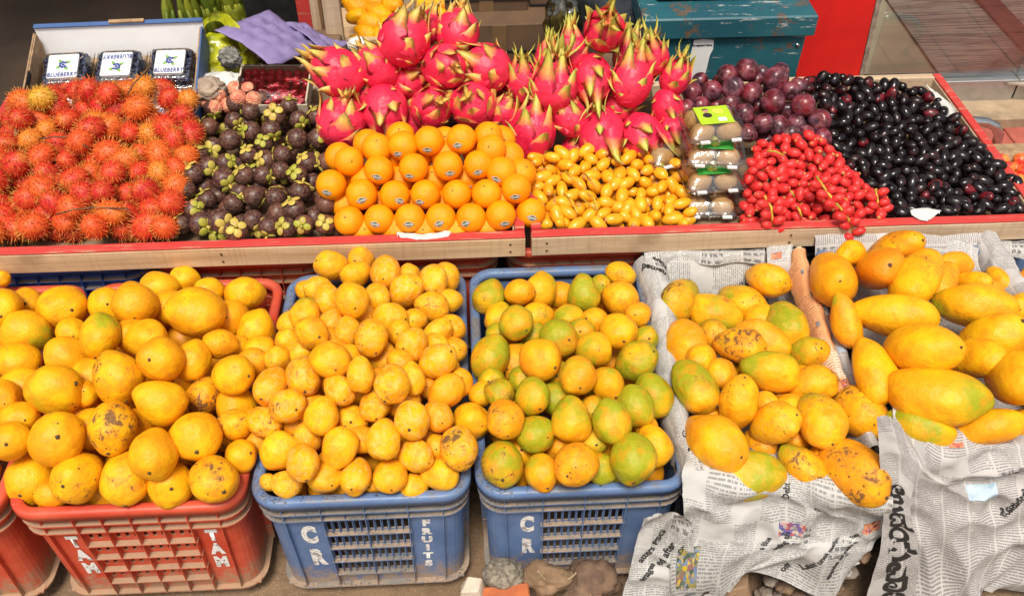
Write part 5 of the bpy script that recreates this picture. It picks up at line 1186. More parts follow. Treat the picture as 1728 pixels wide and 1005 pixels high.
def label_art(t, h, flip):
    q = MB(); q.box(-.0335, .0335, -.034, .034, h + .0006, h + .0016); o = q.build('label_card', M['lwhite'], t); bevel_mesh(o.data, .004, 3)
    bm = bmesh.new(); bm.from_mesh(o.data); bm.to_mesh(o.data); bm.free(); sg = -1 if flip else 1
    me = text_mesh('BLUEBERRY', .0135, .0005, M['berryp'], spacing=1.18)
    for v in me.vertices: v.co = Vector((v.co.x * .82 * sg, (v.co.y * 1.2 - .0235) * sg, h + .0022))
    link('lettering', me, o)
    q = MB()
    for i in range(4):
        a = i * 1.57 + .6; c, s_ = math.cos(a), math.sin(a); L = .021; P = [(.004, 0), (.012, .0045), (L, 0), (.012, -.0045)]
        q.add([((x * c - y * s_) * sg, (x * s_ + y * c + .006) * sg, h + .0021) for x, y in P], [(0, 1, 2, 3)])
    q.build('printed_leaves', M['leafp'], o); q = MB()
    for i in range(7):
        a = i * .9; r_ = .0075 if i else 0; q.sphere((r_ * math.cos(a) * sg, (r_ * math.sin(a) + .006) * sg, h + .0023), .0034, 12, 6, (1, 1, .08))
    q.build('printed_berries', M['berryp'], o)
M['lwhite'] = simple('label_white', (.78, .78, .78), .4, .03)
rng = random.Random(77); nm = {(-1, 0): 'back left', (0, 0): 'back middle', (1, 0): 'back right', (-1, 1): 'front left', (0, 1): 'front middle', (1, 1): 'front right'}
for (cx, cy), n_ in nm.items():
    lp = Vector((cx * .120, .075 - cy * .118, .004)); h = .050
    t = clamshell('blueberry_punnet', f'clear punnet of blueberries with {"upside down" if (cx, cy) == (0, 0) else "upright"} white label, {n_} in the carton', TB @ lp, .104, .102, h, R(2 + rng.uniform(-2, 2)), (TI, 0), 'blueberry punnets in the carton', 'punnet')
    label_art(t, h, (cx, cy) == (0, 0)); T = Matrix.Translation(t.location) @ t.rotation_euler.to_matrix().to_4x4(); q = MB()
    for i in range(8):
        for j in range(8):
            for z in (.014, .027, .039): q.sphere(T @ Vector((lerp(-.042, .042, i / 7) + rng.uniform(-.003, .003), lerp(-.041, .041, j / 7) + rng.uniform(-.003, .003), z + rng.uniform(-.002, .002))), .0063, 8, 5)
    o = q.build('blueberries', M['bb'], smooth=True); tag(o, f'dusty blue blueberries filling the {n_} punnet', 'blueberries', None, 'stuff')

# ------------------------------------------------------------------ lychees, red punnet, cloth
M['lychee'] = oc_mat('lychee_shell', lambda k, co, oi, tc, b: (k.bump(b, k.vor(tc, 9), .35, .03), k.mix(k.ramp(k.noise(co, 3, 4), .35, .65), (.60, .17, .11), (.72, .34, .20)))[1], .6, .3)
LY = blob('lychee_body', lambda x, y, z: (x * .5, y * .5, z * .53), 22, 14, [M['lychee']], 5, .05, 6)
items = []
for px, py in ((402, 165), (420, 152), (368, 160), (350, 172), (385, 178), (362, 182), (412, 175), (428, 168), (396, 150), (344, 158)):
    P = at(px, py, .445 if py < 170 else .43); items.append(dict(px=px, py=py, P=P, r=.0175, k=0, desc='pinkish brown'))
relax(items, 20, .02)
for it in items: o = link('lychee', LY); o.location = it['P']; o.scale = (.036,) * 3; aim(o, Vector((random.uniform(-1, 1), random.uniform(-1, 1), .5))); it['ob'] = o
rank_labels(items, 'pile behind the mangosteens', 'lychee', 2)
for it in items: tag(it['ob'], it['label'], 'lychee', 'lychees behind the mangosteens')
riser('cardboard_riser', [(340, 150), (430, 150), (436, 180), (340, 182)], lambda x, y: .445, .028, 'brown cardboard riser buried under the lychees')
# wooden punnet of red fruit under cling film
pt = empty('fruit_punnet', 'shallow card punnet of small bright red fruits under cling film', 'punnet', (-.445, 1.955, .425)); pt.rotation_euler = (R(12), 0, R(-2))
w, d, h = .165, .125, .035
for nm_, b_ in (('end_wall', (-w / 2, w / 2, -d / 2, -d / 2 + .004, 0, h * .75)), ('end_wall', (-w / 2, w / 2, d / 2 - .004, d / 2, 0, h)), ('side_wall', (-w / 2, -w / 2 + .004, -d / 2 + .0045, d / 2 - .0045, 0, h)), ('side_wall', (w / 2 - .004, w / 2, -d / 2 + .0045, d / 2 - .0045, 0, h)), ('base', (-w / 2 + .0045, w / 2 - .0045, -d / 2 + .0045, d / 2 - .0045, 0, .003))):
    q = MB(); q.box(*b_); q.build(nm_, M['card_t'] if 'card_t' in M else M.setdefault('card_t', simple('cream_card', (.60, .50, .38), .8, .1, 30)), pt, bevel=.0008)
TP = Matrix.Translation(pt.location) @ pt.rotation_euler.to_matrix().to_4x4(); M['cherry'] = simple('bright_red_fruit_skin', (.70, .016, .035), .2, .12, 25)
CH = blob('red_fruit_body', lambda x, y, z: (x * .5, y * .5, z * .5), 12, 8, [M['cherry']], 1, .05, 2)
for i in range(8):
    for j in range(6):
        o = link('red_fruit', CH); o.location = TP @ Vector((lerp(-w / 2 + .014, w / 2 - .014, i / 7) + rng.uniform(-.003, .003), lerp(-d / 2 + .014, d / 2 - .014, j / 5) + rng.uniform(-.003, .003), .016 + rng.uniform(0, .005))); o.scale = (.0215,) * 3
        tag(o, f'small bright red fruit, {ORD[i]} from left in {ORD[j]} row of the cling filmed punnet', 'red fruit', 'red fruits in the punnet')
s = Sheet([[TP @ Vector((lerp(-w / 2, w / 2, a / 3), lerp(d / 2, -d / 2, b / 3), h * (1 - .25 * b / 3) + .001 + (.004 if 0 < a < 3 and 0 < b < 3 else 0))) for a in range(4)] for b in range(4)], .0025, 22, 61)
link('cling_film', s.mesh('cling_film', M['clear'], 30, 26)).matrix_world = Matrix(); fo = [o for o in COL.objects if o.name.startswith('cling_film')][0]; tag(fo, 'wrinkled cling film stretched over the red fruit punnet', 'cling film')
def crumple(name, label, cat, m, loc, size, seed, amp=.35, fr=2.2, nu=40, nv=26, parent=None, flat=.0):
    def fn(x, y, z):
        q = Vector((x, y, z)) * fr + Vector((seed, 0, seed * 2)); r_ = 1 + amp * (1 - abs(noise.noise(q)) * 3) * .5 + amp * .3 * (1 - abs(noise.noise(q * 2.4)) * 3) + amp * .15 * noise.noise(q * 6)
        return Vector((x * size[0] * r_, y * size[1] * r_, max(flat * -1 if flat else -9, z * size[2] * r_)))
    o = link(name, blob(name, fn, nu, nv, [m])); o.location = loc; tag(o, label, cat); return o
crumple('white_cloth', 'crumpled white cloth lying behind the lychees', 'cloth', M['white_bit'], ray(372, 143, 1.98), (.055, .035, .022), 3)
crumple('white_cloth', 'torn brownish paper wad beside the purple egg tray', 'paper', simple('dirty_paper', (.42, .32, .24), .8, .2, 20), ray(352, 150, 1.93), (.032, .03, .022), 8)

# ------------------------------------------------------------------ behind the stall
def plane_piece(name, pts, m, kind=None, th=0.):
    me = mesh(name, pts, [tuple(range(len(pts)))], False, [m]); return tag(link(name, me), kind=kind)
M['dark_floor'] = simple('dark_brown_floor', (.050, .030, .019), .7, .3, 3, .5, bdist=.004, col2=(.022, .014, .010))  # two dark browns mixed by noise
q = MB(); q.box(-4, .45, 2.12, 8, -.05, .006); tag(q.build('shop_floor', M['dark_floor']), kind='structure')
# unseen back wall, left wall and low roof, added to keep the interior dark
M['dark_wall'] = simple('dark_plaster', (.07, .05, .04), .9, .3, 4)  # even dark tone for the added walls, the roof and a carton
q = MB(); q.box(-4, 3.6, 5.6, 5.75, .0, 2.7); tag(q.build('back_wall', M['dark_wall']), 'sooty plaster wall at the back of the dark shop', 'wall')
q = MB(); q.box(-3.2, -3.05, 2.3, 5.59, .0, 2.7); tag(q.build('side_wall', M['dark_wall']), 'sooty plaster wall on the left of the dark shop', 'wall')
q = MB(); q.box(-3.4, .50, 2.32, 5.9, 2.22, 2.30); tag(q.build('shade_roof', M['dark_wall']), 'low flat roof covering the dark shop behind the stall', 'roof')  # out of view, put in to cast shade on the shop interior
# bananas
M['banana'] = oc_mat('green_banana_skin', lambda k, co, oi, tc, b: k.mix(k.ramp(k.noise(co, 5, 4), .3, .7), (.07, .11, .010), (.26, .27, .022)), .5, .35)
def banana_mesh(i):
    q = MB(); P = []; n = 9; c = .25 + .08 * i
    for j in range(n): t = j / (n - 1); P.append((c * t * t * .10, 0, -.15 * t))
    q.tube(P, [.004, .006, .010, .0115, .012, .0115, .010, .007, .003], 7); return mesh('banana', q.v, q.f, True, [M['banana']])
BN = [banana_mesh(i) for i in range(3)]
for bi, (px, py, y, n, lb) in enumerate(((318, 2, 2.55, 8, 'green banana bunch leftmost of the three behind the yellow bag'), (362, -4, 2.60, 9, 'green banana bunch in the middle above the yellow bag'), (410, 2, 2.62, 8, 'green banana bunch on the right beside the purple egg tray'))):
    t = empty('banana_bunch', lb, 'bananas', ray(px, py - 22, y), 0, 'green banana bunches at the back'); rng = random.Random(bi)
    for row in range(2):
        for i in range(n):
            a = lerp(-.9, .9, i / (n - 1)) + rng.uniform(-.08, .08); b = link('banana', rng.choice(BN), t, Vector((.062 * math.sin(a) * 1.4, -.02 * math.cos(a) - row * .022, -row * .045))); b.rotation_euler = (R(rng.uniform(-14, 6)) - row * .15, R(-a * 16), a + 1.2); b.scale = (rng.uniform(.95, 1.15),) * 3
    q = MB(); q.tube([(-.05, 0, .01), (.05, 0, .01)], .016, 8); q.build('crown', M['banana'], t, True)
# yellow green bag
M['bag_y'] = simple('yellow_green_plastic_bag', (.52, .50, .015), .35, .3, 9, .6, bdist=.01, col2=(.30, .34, .01), coat=.3)
def fnbag(seed, sz, taper=.25):
    def fn(x, y, z):
        q = Vector((x, y, z)) * 2.0 + Vector((seed, 1, 2)); r_ = 1 + .18 * (1 - abs(noise.noise(q)) * 3) + .10 * (1 - abs(noise.noise(q * 2.6)) * 3)
        w = 1 - taper * max(0, z); return Vector((x * sz[0] * r_ * w, y * sz[1] * r_ * w, z * sz[2] * (1 + .1 * noise.noise(q * 2))))
    return fn
bg_ = empty('plastic_bag', 'bright yellow green plastic bag standing open beside the blueberry carton', 'bag', ray(378, 128, 2.13)); 
o = kid(bg_, 'bag_body', blob('bag_body', fnbag(3, (.082, .07, .075)), 44, 30, [M['bag_y']])); o.location = (-.005, 0, .035)
q = MB(); c0 = Vector((0, 0, 0)); L = [ray(345, 95, 2.10), ray(334, 60, 2.12), ray(338, 28, 2.14), ray(362, 18, 2.15), ray(392, 32, 2.14), ray(412, 55, 2.12), ray(420, 85, 2.10)]
L = [p - bg_.location for p in L]; rows = []
for k_, (dx, s_) in enumerate(((0, 1.0), (.012, .93), (.02, .80))): rows.append([Vector((p.x * s_, p.y + dx - .01 * k_ + .012 * noise.noise(p * 30 + Vector((k_, 0, 0))), (p.z - .02) * s_ + .02 + .004 * math.sin(i * 2.1 + k_))) for i, p in enumerate(L)])
s = Sheet([[p + bg_.location for p in r_] for r_ in rows], .007, 18, 71); me = s.mesh('bag_handle', M['bag_y'], 60, 10)
for v in me.vertices: v.co -= bg_.location
link('bag_handle', me, bg_)
crumple('paper_wad', 'grey crumpled scraps stuffed in the mouth of the yellow bag', 'paper', simple('grey_scrap', (.30, .29, .26), .7, .3, 60, .6), ray(388, 98, 2.05), (.022, .015, .022), 4, .6, 3)
# purple egg trays
M['purple'] = simple('purple_moulded_pulp', (.25, .20, .40), .75, .1, 30, .2, col2=(.20, .155, .33))
def egg_tray(label, corners, nx, ny, amp, seed):
    c = [[corners[0], corners[1]], [corners[3], corners[2]]]; V = []; K = 5; NX, NY = nx * K, ny * K
    nrm = (corners[1] - corners[0]).cross(corners[3] - corners[0]).normalized(); nrm = nrm if nrm.z > 0 else -nrm
    for j in range(NY + 1):
        for i in range(NX + 1):
            u, v = i / NX, j / NY; p = corners[0].lerp(corners[1], u).lerp(corners[3].lerp(corners[2], u), v)
            e = min(1, min(i, NX - i, j, NY - j) / 3); bmp = math.sin(u * nx * math.pi) ** 2 * math.sin(v * ny * math.pi) ** 2
            V.append(p + nrm * (amp * bmp * e + .022 * math.sin(u * 2.9 + seed) * math.sin(v * 2.4) + .004 * noise.noise(Vector((u * 6, v * 6, seed)))))
    Fc = [(j * (NX + 1) + i, j * (NX + 1) + i + 1, (j + 1) * (NX + 1) + i + 1, (j + 1) * (NX + 1) + i) for j in range(NY) for i in range(NX)]
    o = link('egg_tray', mesh('egg_tray', V, Fc, True, [M['purple']])); md = o.modifiers.new('thickness', 'SOLIDIFY'); md.thickness = .0022; tag(o, label, 'egg tray', 'purple egg trays'); return o
egg_tray('purple moulded egg tray lying on the pile, front one of the two', [ray(362, 52, 2.10), ray(455, 18, 2.28), ray(560, 72, 2.20), ray(458, 124, 2.02)], 4, 4, .012, 1)
egg_tray('purple moulded egg tray partly under the other, further right', [ray(470, 38, 2.26), ray(515, 40, 2.32), ray(594, 62, 2.30), ray(545, 100, 2.12)], 3, 3, .012, 2)
q = MB(); q.box(-.60, -.33, 2.08, 2.36, .006, .38); tag(q.build('support_crate', M['card'], bevel=.004), 'brown carton under the purple egg trays', 'carton')
q = MB(); q.box(-.98, -.62, 2.14, 2.42, .006, .33); tag(q.build('support_crate', M['dark_wall'], bevel=.004), 'dark carton behind the blueberry box', 'carton')
# black board and red post
M['blackp'] = simple('chalky_black_board', (.018, .018, .020), .5, .3, 30); M['redpost'] = M['redw']
def rect_prism(name, label, cat, px0, px1, pytop, pybot, y, dep, m, bev=.002):
    a = ray(px0, pybot, y); b = ray(px1, pybot, y); zt = ray((px0 + px1) / 2, pytop, y).z; q = MB(); q.box(a.x, b.x, y, y + dep, min(a.z, b.z), zt); return tag(q.build(name, m, bevel=bev), label, cat)
rect_prism('black_board', 'black board standing behind the purple egg trays', 'board', 424, 510, -40, 70, 2.48, .03, M['blackp'])
rect_prism('red_post', 'narrow red painted post beside the black board', 'post', 511, 534, -60, 80, 2.46, .05, M['redw'])
# wooden fruit crate with mangoes
wc = empty('wooden_crate', 'open wooden slat crate holding orange mangoes behind the dragon fruits', 'wooden crate', ray(650, 90, 2.35)); L0 = wc.location
def wpart(px0, px1, py0, py1, y, dep, m, name):
    a = ray(px0, py1, y); b = ray(px1, py1, y); zt = ray((px0 + px1) / 2, py0, y).z; q = MB(); q.box(a.x - L0.x, b.x - L0.x, y - L0.y, y + dep - L0.y, a.z - L0.z, zt - L0.z); return q.build(name, m, wc, bevel=.0015)
wpart(538, 552, -70, 110, 2.36, .05, M['woody'], 'post'); wpart(558, 586, -70, 110, 2.33, .03, M['woody'], 'post'); wpart(690, 708, -70, 110, 2.36, .03, M['woody'], 'post'); wpart(586, 690, 66, 105, 2.355, .015, M['wood'], 'slat'); wpart(560, 760, 100, 150, 2.34, .015, M['wood'], 'slat')
q = MB(); q.box(-.18, .22, .02, .40, -.12, -.06); q.build('base', M['wood'], wc)
items = []
for i, (px, py, a, b, an) in enumerate(((600, 28, 40, 30, -30), (622, 40, 50, 34, 0), (618, 58, 50, 30, 15), (640, 22, 46, 34, 20), (600, 8, 40, 32, 10), (628, 2, 44, 30, 0), (655, 40, 44, 34, 0), (722, 22, 32, 30, 10), (742, 30, 34, 30, 30), (732, 42, 32, 26, 20), (716, 5, 34, 28, 0), (740, 8, 34, 28, 0), (660, 8, 40, 30, 0), (640, 62, 40, 30, 0), (730, 60, 40, 30, 0), (605, 72, 40, 28, 0))):
    P = ray(px, py, 2.46 + .1 * (50 - py) / 50); o = link('mango', random.choice(MG['long']), color=(.7, .1, .5, 0)); th = b * depth(P) / FPX; o.location = P; o.scale = (th,) * 3; aim(o, RIGHT * math.cos(R(an)) - Vector((0, 0, 1)) * math.sin(R(an)) + Vector((0, -.5, 0)), i); items.append(dict(px=px, py=py, ob=o, desc='shaded orange')); kid(o, 'stem_scar', STEM).location = (0, 0, .75)
rank_labels(items, 'wooden crate at the back', 'mango', 3)
for it in items: tag(it['ob'], it['label'], 'mango', 'mangoes in the wooden crate at the back')
o = crumple('printed_bag', 'white printed plastic bag with a black S below the wooden crate', 'bag', M['white_bit'], ray(606, 78, 2.28), (.030, .02, .022), 12, .3, 2)
me = text_mesh('S', .03, .0015, M['ink']); t_ = link('lettering', me, o, Vector((.0, -.022, .006))); t_.rotation_euler = (R(60), 0, 0)
# cardboard boxes
M['kraft'] = simple('kraft_cardboard', (.15, .085, .045), .8, .25, 5, .2, col2=(.09, .05, .028)); M['tape'] = simple('brown_tape', (.20, .12, .06), .25, .1, 20)
for i, (x0, x1, y0, y1, y, lb) in enumerate(((748, 938, 42, 130, 2.42, 'brown cardboard box standing lowest between the two dragon fruit heaps'), (752, 890, -40, 39, 2.50, 'brown cardboard box stacked above the lower one'), (893, 985, -50, 60, 2.52, 'brown cardboard box partly hidden by the plastic bag'))):
    a = ray(x0, y1, y); b = ray(x1, y1, y); zt = ray((x0 + x1) / 2, y0, y).z; t = empty('cardboard_box', lb, 'cardboard box', ((a.x + b.x) / 2, y, a.z), 0, 'cardboard boxes at the back'); w = (b.x - a.x) / 2; h = zt - a.z
    q = MB(); q.box(-w, w, 0, .3, 0, h); q.build('box_body', M['kraft'], t, bevel=.002)
    q = MB(); q.box(-w + .001, w - .001, -.0035, -.0002, h * .48, h * .50); q.build('flap_gap', M['ink'], t); q = MB(); q.box(-.02, .02, -.003, -.0003, .002, h - .002); q.build('tape', M['tape'], t)
crumple('plastic_bag', 'greenish clear plastic bag hanging between the boxes and the dark cloth', 'bag', clear_plastic('greenish_film', (.72, .78, .55), .4, .2), ray(950, 40, 2.36), (.045, .04, .085), 6, .35, 2.2)
crumple('ginger_bits', 'lumpy brown roots inside the greenish clear bag', 'roots', simple('brown_root', (.30, .19, .09), .8, .3, 30, .5), ray(950, 55, 2.37), (.030, .02, .045), 9, .5, 2.5)
# dark blue grey draped cloth
M['denim'] = simple('slate_blue_fabric', (.055, .065, .085), .9, .2, 120, .4, bdist=.001)
c = [[ray(x, y, yy) for x, y, yy in r_] for r_ in ([(985, -60, 2.45), (1020, -60, 2.40), (1060, -60, 2.44), (1100, -60, 2.36)], [(975, 0, 2.44), (1015, -5, 2.37), (1062, 5, 2.42), (1105, -5, 2.34)], [(1000, 50, 2.42), (1040, 45, 2.36), (1070, 50, 2.40), (1100, 45, 2.33)], [(1040, 110, 2.40), (1060, 105, 2.35), (1085, 110, 2.38), (1095, 105, 2.33)])]
s = Sheet(c, .008, 5, 81); o = link('draped_cloth', s.mesh('draped_cloth', M['denim'], 40, 50)); md = o.modifiers.new('thickness', 'SOLIDIFY'); md.thickness = .004; tag(o, 'slate blue cloth hanging beside the teal metal box', 'cloth')
# teal metal box
def teal():
    m, nt, b = new_mat('chipped_teal_paint'); k = NT(nt); co = k.coord(); n1 = k.noise(co, 3.5, 5, .6); n2 = k.noise(co, 16, 7, .75, .4); col = k.mix(k.ramp(n1, .3, .7), (.012, .075, .105), (.025, .13, .16))
    ch = k.math('MULTIPLY', k.ramp(n2, .56, .59), k.ramp(k.noise(co, 4, 2), .36, .5)); col = k.mix(ch, col, (.12, .08, .06)); w = k.noise(k.map(co, (8, 30, 40)), 1.5, 6, .75); col = k.mix(k.math('MULTIPLY', k.ramp(w, .60, .63), .7), col, (.50, .50, .48))
    k.l(col, b.inputs['Base Color']); b.inputs['Roughness'].default_value = .42; k.bump(b, k.math('SUBTRACT', n1, ch), .3, .004); return m
M['teal'] = teal(); yb = 2.22
a = ray(1092, 62, yb); b = ray(1362, 62, yb); zl = (a.z + b.z) / 2; zt = ray(1230, 30, yb - .012).z; tb = empty('metal_cash_box', 'chipped teal metal box with overhanging lid behind the plums', 'metal box', ((a.x + b.x) / 2, yb, .04)); wv = (b.x - a.x) / 2; hz = zl - .04; ht = zt - .04
q = MB(); q.hexa([(-wv * .97, 0, 0), (wv * .93, 0, 0), (wv * .93, .42, 0), (-wv * .97, .42, 0), (-wv * .99, 0, hz), (wv * .99, 0, hz), (wv * .99, .44, hz), (-wv * .99, .44, hz)]); q.build('box_body', M['teal'], tb, bevel=.003)
q = MB(); q.box(-wv - .014, wv + .014, -.014, .46, hz + .0015, ht); q.build('lid', M['teal'], tb, bevel=.004)
for x in (-wv * .9, wv * .9):
    q = MB(); q.sphere((x, -.001, hz - .03), .006, 10, 6, (1, .6, 1)); q.build('rivet', M['steel'] if 'steel' in M else M.setdefault('steel', simple('brushed_steel', (.62, .62, .62), .18, .05, 60, metal=1.)), tb, True)
q = MB(); q.box(-wv * .98, wv * .98, .44, .452, ht - .003, ht + .004); q.build('hinge_bar', M['teal'], tb)
p0 = ray(1157, 136, yb - .003); p1 = ray(1206, 66, yb - .003); pv = empty('payment_notice', 'torn white payment notice stuck on the front of the teal box', 'notice', ((p0.x + p1.x) / 2, yb - .003, p0.z)); pw = (p1.x - p0.x) / 2; ph = p1.z - p0.z
V = [(-pw, 0, 0), (pw * .55, 0, 0), (pw * .7, 0, ph * .25), (pw * .8, 0, ph * .6), (pw, 0, ph * .75), (pw * .95, 0, ph * .97), (0, 0, ph), (-pw * .75, 0, ph * .98), (-pw * .9, 0, ph * .6), (-pw * .8, 0, ph * .3)]
me = mesh('paper_sheet', V + [(x, .0015, z) for x, y, z in V], [tuple(range(10)), tuple(range(19, 9, -1))] + [(i, i + 10, (i + 1) % 10 + 10, (i + 1) % 10) for i in range(10)], False, [M['lwhite']]); link('paper_sheet', me, pv)
me = text_mesh('Accepted Here', .0085, .0003, M['ink']); o = link('lettering', me, pv, Vector((0, -.001, ph * .86))); o.rotation_euler = (R(90), 0, 0)
q = MB(); a = ray(1105, 8, yb + .10); b = ray(1262, 8, yb + .10); q.box(a.x, b.x, yb + .08, yb + .36, ht + .0415, ht + .075); o = q.build('black_tray', M['blackp'], bevel=.006); tag(o, 'black flat tray resting on the lid of the teal box', 'tray')
# red leaning board
M['red_board'] = simple('scarlet_painted_board', (.70, .012, .010), .5, .08, 9, .1); M['edge_g'] = simple('worn_grey_edge', (.36, .28, .22), .8, .3, 40)
Y = 2.46; c = [ray(1345, 150, Y), ray(1444, 150, Y), ray(1492, -60, Y), ray(1335, -60, Y)]; rb = empty('red_board', 'bright red board leaning beside the glass door', 'board', c[0])
V = [p - c[0] for p in c]; V = V + [v + Vector((0, .03, 0)) for v in V]; q = MB(); q.add(V, [(0, 1, 2, 3), (7, 6, 5, 4), (0, 4, 5, 1), (1, 5, 6, 2), (2, 6, 7, 3), (3, 7, 4, 0)]); q.build('board_face', M['red_board'], rb)
c2 = [ray(1445, 150, Y), ray(1452, 150, Y), ray(1502, -60, Y), ray(1493, -60, Y)]; V = [p - c[0] for p in c2]; V = [v + Vector((0, -.002, 0)) for v in V] + [v + Vector((0, .034, 0)) for v in V]; q = MB(); q.add(V, [(0, 1, 2, 3), (7, 6, 5, 4), (0, 4, 5, 1), (1, 5, 6, 2), (2, 6, 7, 3), (3, 7, 4, 0)]); q.build('edge_strip', M['edge_g'], rb)
# shop step, tiles, glass door
FZ = .10
def tile_mat():
    m, nt, b = new_mat('olive_floor_tile'); k = NT(nt); co, oi, tc = k.rnd_coord(); n = k.noise(co, 5, 5, .6); k.l(k.mix(k.ramp(n, .3, .7), (.40, .33, .22), (.50, .42, .29)), b.inputs['Base Color']); b.inputs['Roughness'].default_value = .25; return m
M['tile'] = tile_mat(); M['grout'] = simple('dark_grout', (.10, .08, .06), .9)
q = MB(); q.box(1.18, 5.0, 2.50, 5.55, -.05, FZ - .004); tag(q.build('shop_tile_floor', M['grout']), kind='structure'); fl = [o for o in COL.objects if o.name == 'shop_tile_floor'][0]
_t = MB(); _t.box(0, .296, 0, .296, 0, .006); TL = mesh('tile', _t.v, _t.f, False, [M['tile']]); bevel_mesh(TL, .002)
for i in range(10):
    for j in range(8):
        o = link('tile', TL, fl, Vector((1.20 + i * .30, 2.53 + j * .30, FZ - .003)))
M['mat_s'] = None
def mat_stripes():
    m, nt, b = new_mat('woven_striped_rug'); k = NT(nt); co = k.coord(); s = k.n('SeparateXYZ'); k.l(co, s.inputs[0]); c = k.n('CombineXYZ'); k.l(k.math('MULTIPLY', s.outputs[1], 60), c.inputs[1]); k.l(k.math('MULTIPLY', s.outputs[0], 2), c.inputs[0])
    w = k.noise(c.outputs[0], 1, 3, .6); ra = k.n('ValToRGB'); ra.color_ramp.interpolation = 'CONSTANT'; e = ra.color_ramp.elements; e[0].color = (.16, .13, .11, 1); e[1].position = .42; e[1].color = (.36, .30, .24, 1)
    x = e.new(.52); x.color = (.14, .12, .11, 1); x = e.new(.6); x.color = (.30, .24, .19, 1); x = e.new(.66); x.color = (.12, .13, .15, 1); k.l(w, ra.inputs[0]); k.l(ra.outputs[0], b.inputs['Base Color']); b.inputs['Roughness'].default_value = .95; k.bump(b, w, .5, .004); return m
rg = [at(1488, -10, FZ + .008), at(1735, -10, FZ + .008), at(1760, 150, FZ + .008), at(1585, 128, FZ + .008)]; c0 = rg[0]; V = [p - c0 for p in rg]; V += [v + Vector((0, 0, .006)) for v in V]
q = MB(); q.hexa([V[3], V[2], V[1], V[0], V[7], V[6], V[5], V[4]]); o = q.build('striped_rug', mat_stripes()); o.location = c0; tag(o, 'faded striped rug on the tiled floor behind the glass door', 'rug')
q = MB(); rr_ = [at(1628, -20, FZ + .020), at(1665, -20, FZ + .020), at(1770, 90, FZ + .020), at(1755, 118, FZ + .020)]; q.hexa([rr_[3], rr_[2], rr_[1], rr_[0]] + [p + Vector((0, 0, .005)) for p in (rr_[3], rr_[2], rr_[1], rr_[0])]); tag(q.build('red_runner', simple('dark_red_runner', (.16, .035, .025), .9, .2, 30)), 'dark red runner crossing the striped rug', 'runner')
yd = 2.44; a = ray(1452, 195, yd); dr_ = empty('glass_door', 'frameless glass door with a steel bottom rail at the right', 'glass door', (a.x, yd, FZ - .055))
M['steel'] = simple('brushed_steel', (.62, .62, .62), .18, .05, 60, metal=1.) if 'steel' not in M else M['steel']
M['alu'] = simple('satin_aluminium', (.50, .50, .50), .35, .08, 30, metal=.8); M['glass'] = clear_plastic('door_glass', (.95, .97, .96), .12, .02, 0.)
q = MB(); q.box(.0, .455, 0, .05, 0, .075); q.build('bottom_rail', M['alu'], dr_, bevel=.002); q = MB(); q.box(.460, 1.3, 0, .05, 0, .075); q.build('bottom_rail', M['alu'], dr_, bevel=.002)
q = MB(); q.box(.0, .455, .02, .03, .0755, 2.1); q.build('glass_pane', M['glass'], dr_); q = MB(); q.box(.460, 1.3, .02, .03, .0755, 2.1); q.build('glass_pane', M['glass'], dr_)
hd = empty('steel_handle', 'thick polished steel rail bent into a loop beside the tray corner', 'handle', ray(1665, 262, 2.16)); P = [ray(1590, 204, 2.16), ray(1640, 204, 2.16), ray(1664, 206, 2.16), ray(1680, 214, 2.16), ray(1686, 228, 2.16), ray(1680, 246, 2.16), ray(1664, 285, 2.14), ray(1655, 320, 2.12)]
q = MB(); q.tube([p - hd.location for p in P], .0135, 14); q.build('tube', M['steel'], hd, True)
M['stone'] = simple('tan_stone_step', (.42, .30, .19), .8, .2, 12, .3); M['redtile'] = simple('brick_red_paving', (.42, .10, .07), .8, .15, 20, .2)
q = MB(); q.box(1.10, 5.0, 2.34, 2.495, -.03, .052); tag(q.build('door_step', M['stone'], bevel=.006), 'tan stone step in front of the glass door', 'step')
q = MB(); q.box(1.19, 5, 1.2, 2.335, -.05, .012); tag(q.build('red_pavement', M['redtile']), kind='structure'); pvm = [o for o in COL.objects if o.name == 'red_pavement'][0]
_t = MB(); _t.box(0, .195, 0, .195, 0, .006); PT = mesh('paving_tile', _t.v, _t.f, False, [M['redtile']]); bevel_mesh(PT, .003)
for i in range(4):
    for j in range(6): link('paving_tile', PT, pvm, Vector((1.195 + i * .2, 1.12 + (j + .5) * .2 - .0, .0125)))
# fruits on the far right
M['apple'] = oc_mat('red_yellow_fruit_skin', lambda k, co, oi, tc, b: k.mix(k.ramp(k.noise(co, 1.5, 3), .4, .65), (.60, .03, .02), (.72, .22, .04)), .35, .45)
AP = blob('round_fruit_body', lambda x, y, z: (x * .5, y * .5, z * .46), 18, 12, [M['apple']], 2, .05, 2); items = []
q = MB(); p = at(1700, 318, .36); q.box(1.19, 1.45, 1.53, 1.80, .3275, .337); tag(q.build('cardboard_sheet', M['card_k'], bevel=.004), 'brown cardboard sheet to the right of the trays with red fruit on it', 'cardboard')
for px, py in ((1690, 271), (1712, 285), (1722, 270), (1700, 284), (1728, 290), (1718, 305), (1735, 310), (1706, 300), (1740, 275), (1692, 292), (1750, 295), (1748, 315), (1728, 322)): P = at(px, py, .353); items.append(dict(px=px, py=py, P=P, r=.0165, k=0, desc='round reddish'))
relax(items, 20, .02)
for it in items: o = link('red_fruit', AP); o.location = it['P']; o.scale = (.034,) * 3; it['ob'] = o; kid(o, 'stem', PST)
rank_labels(items, 'pile right of the tray', 'fruit', 3)
for it in items: tag(it['ob'], it['label'], 'fruit', 'round red fruits beyond the tray')

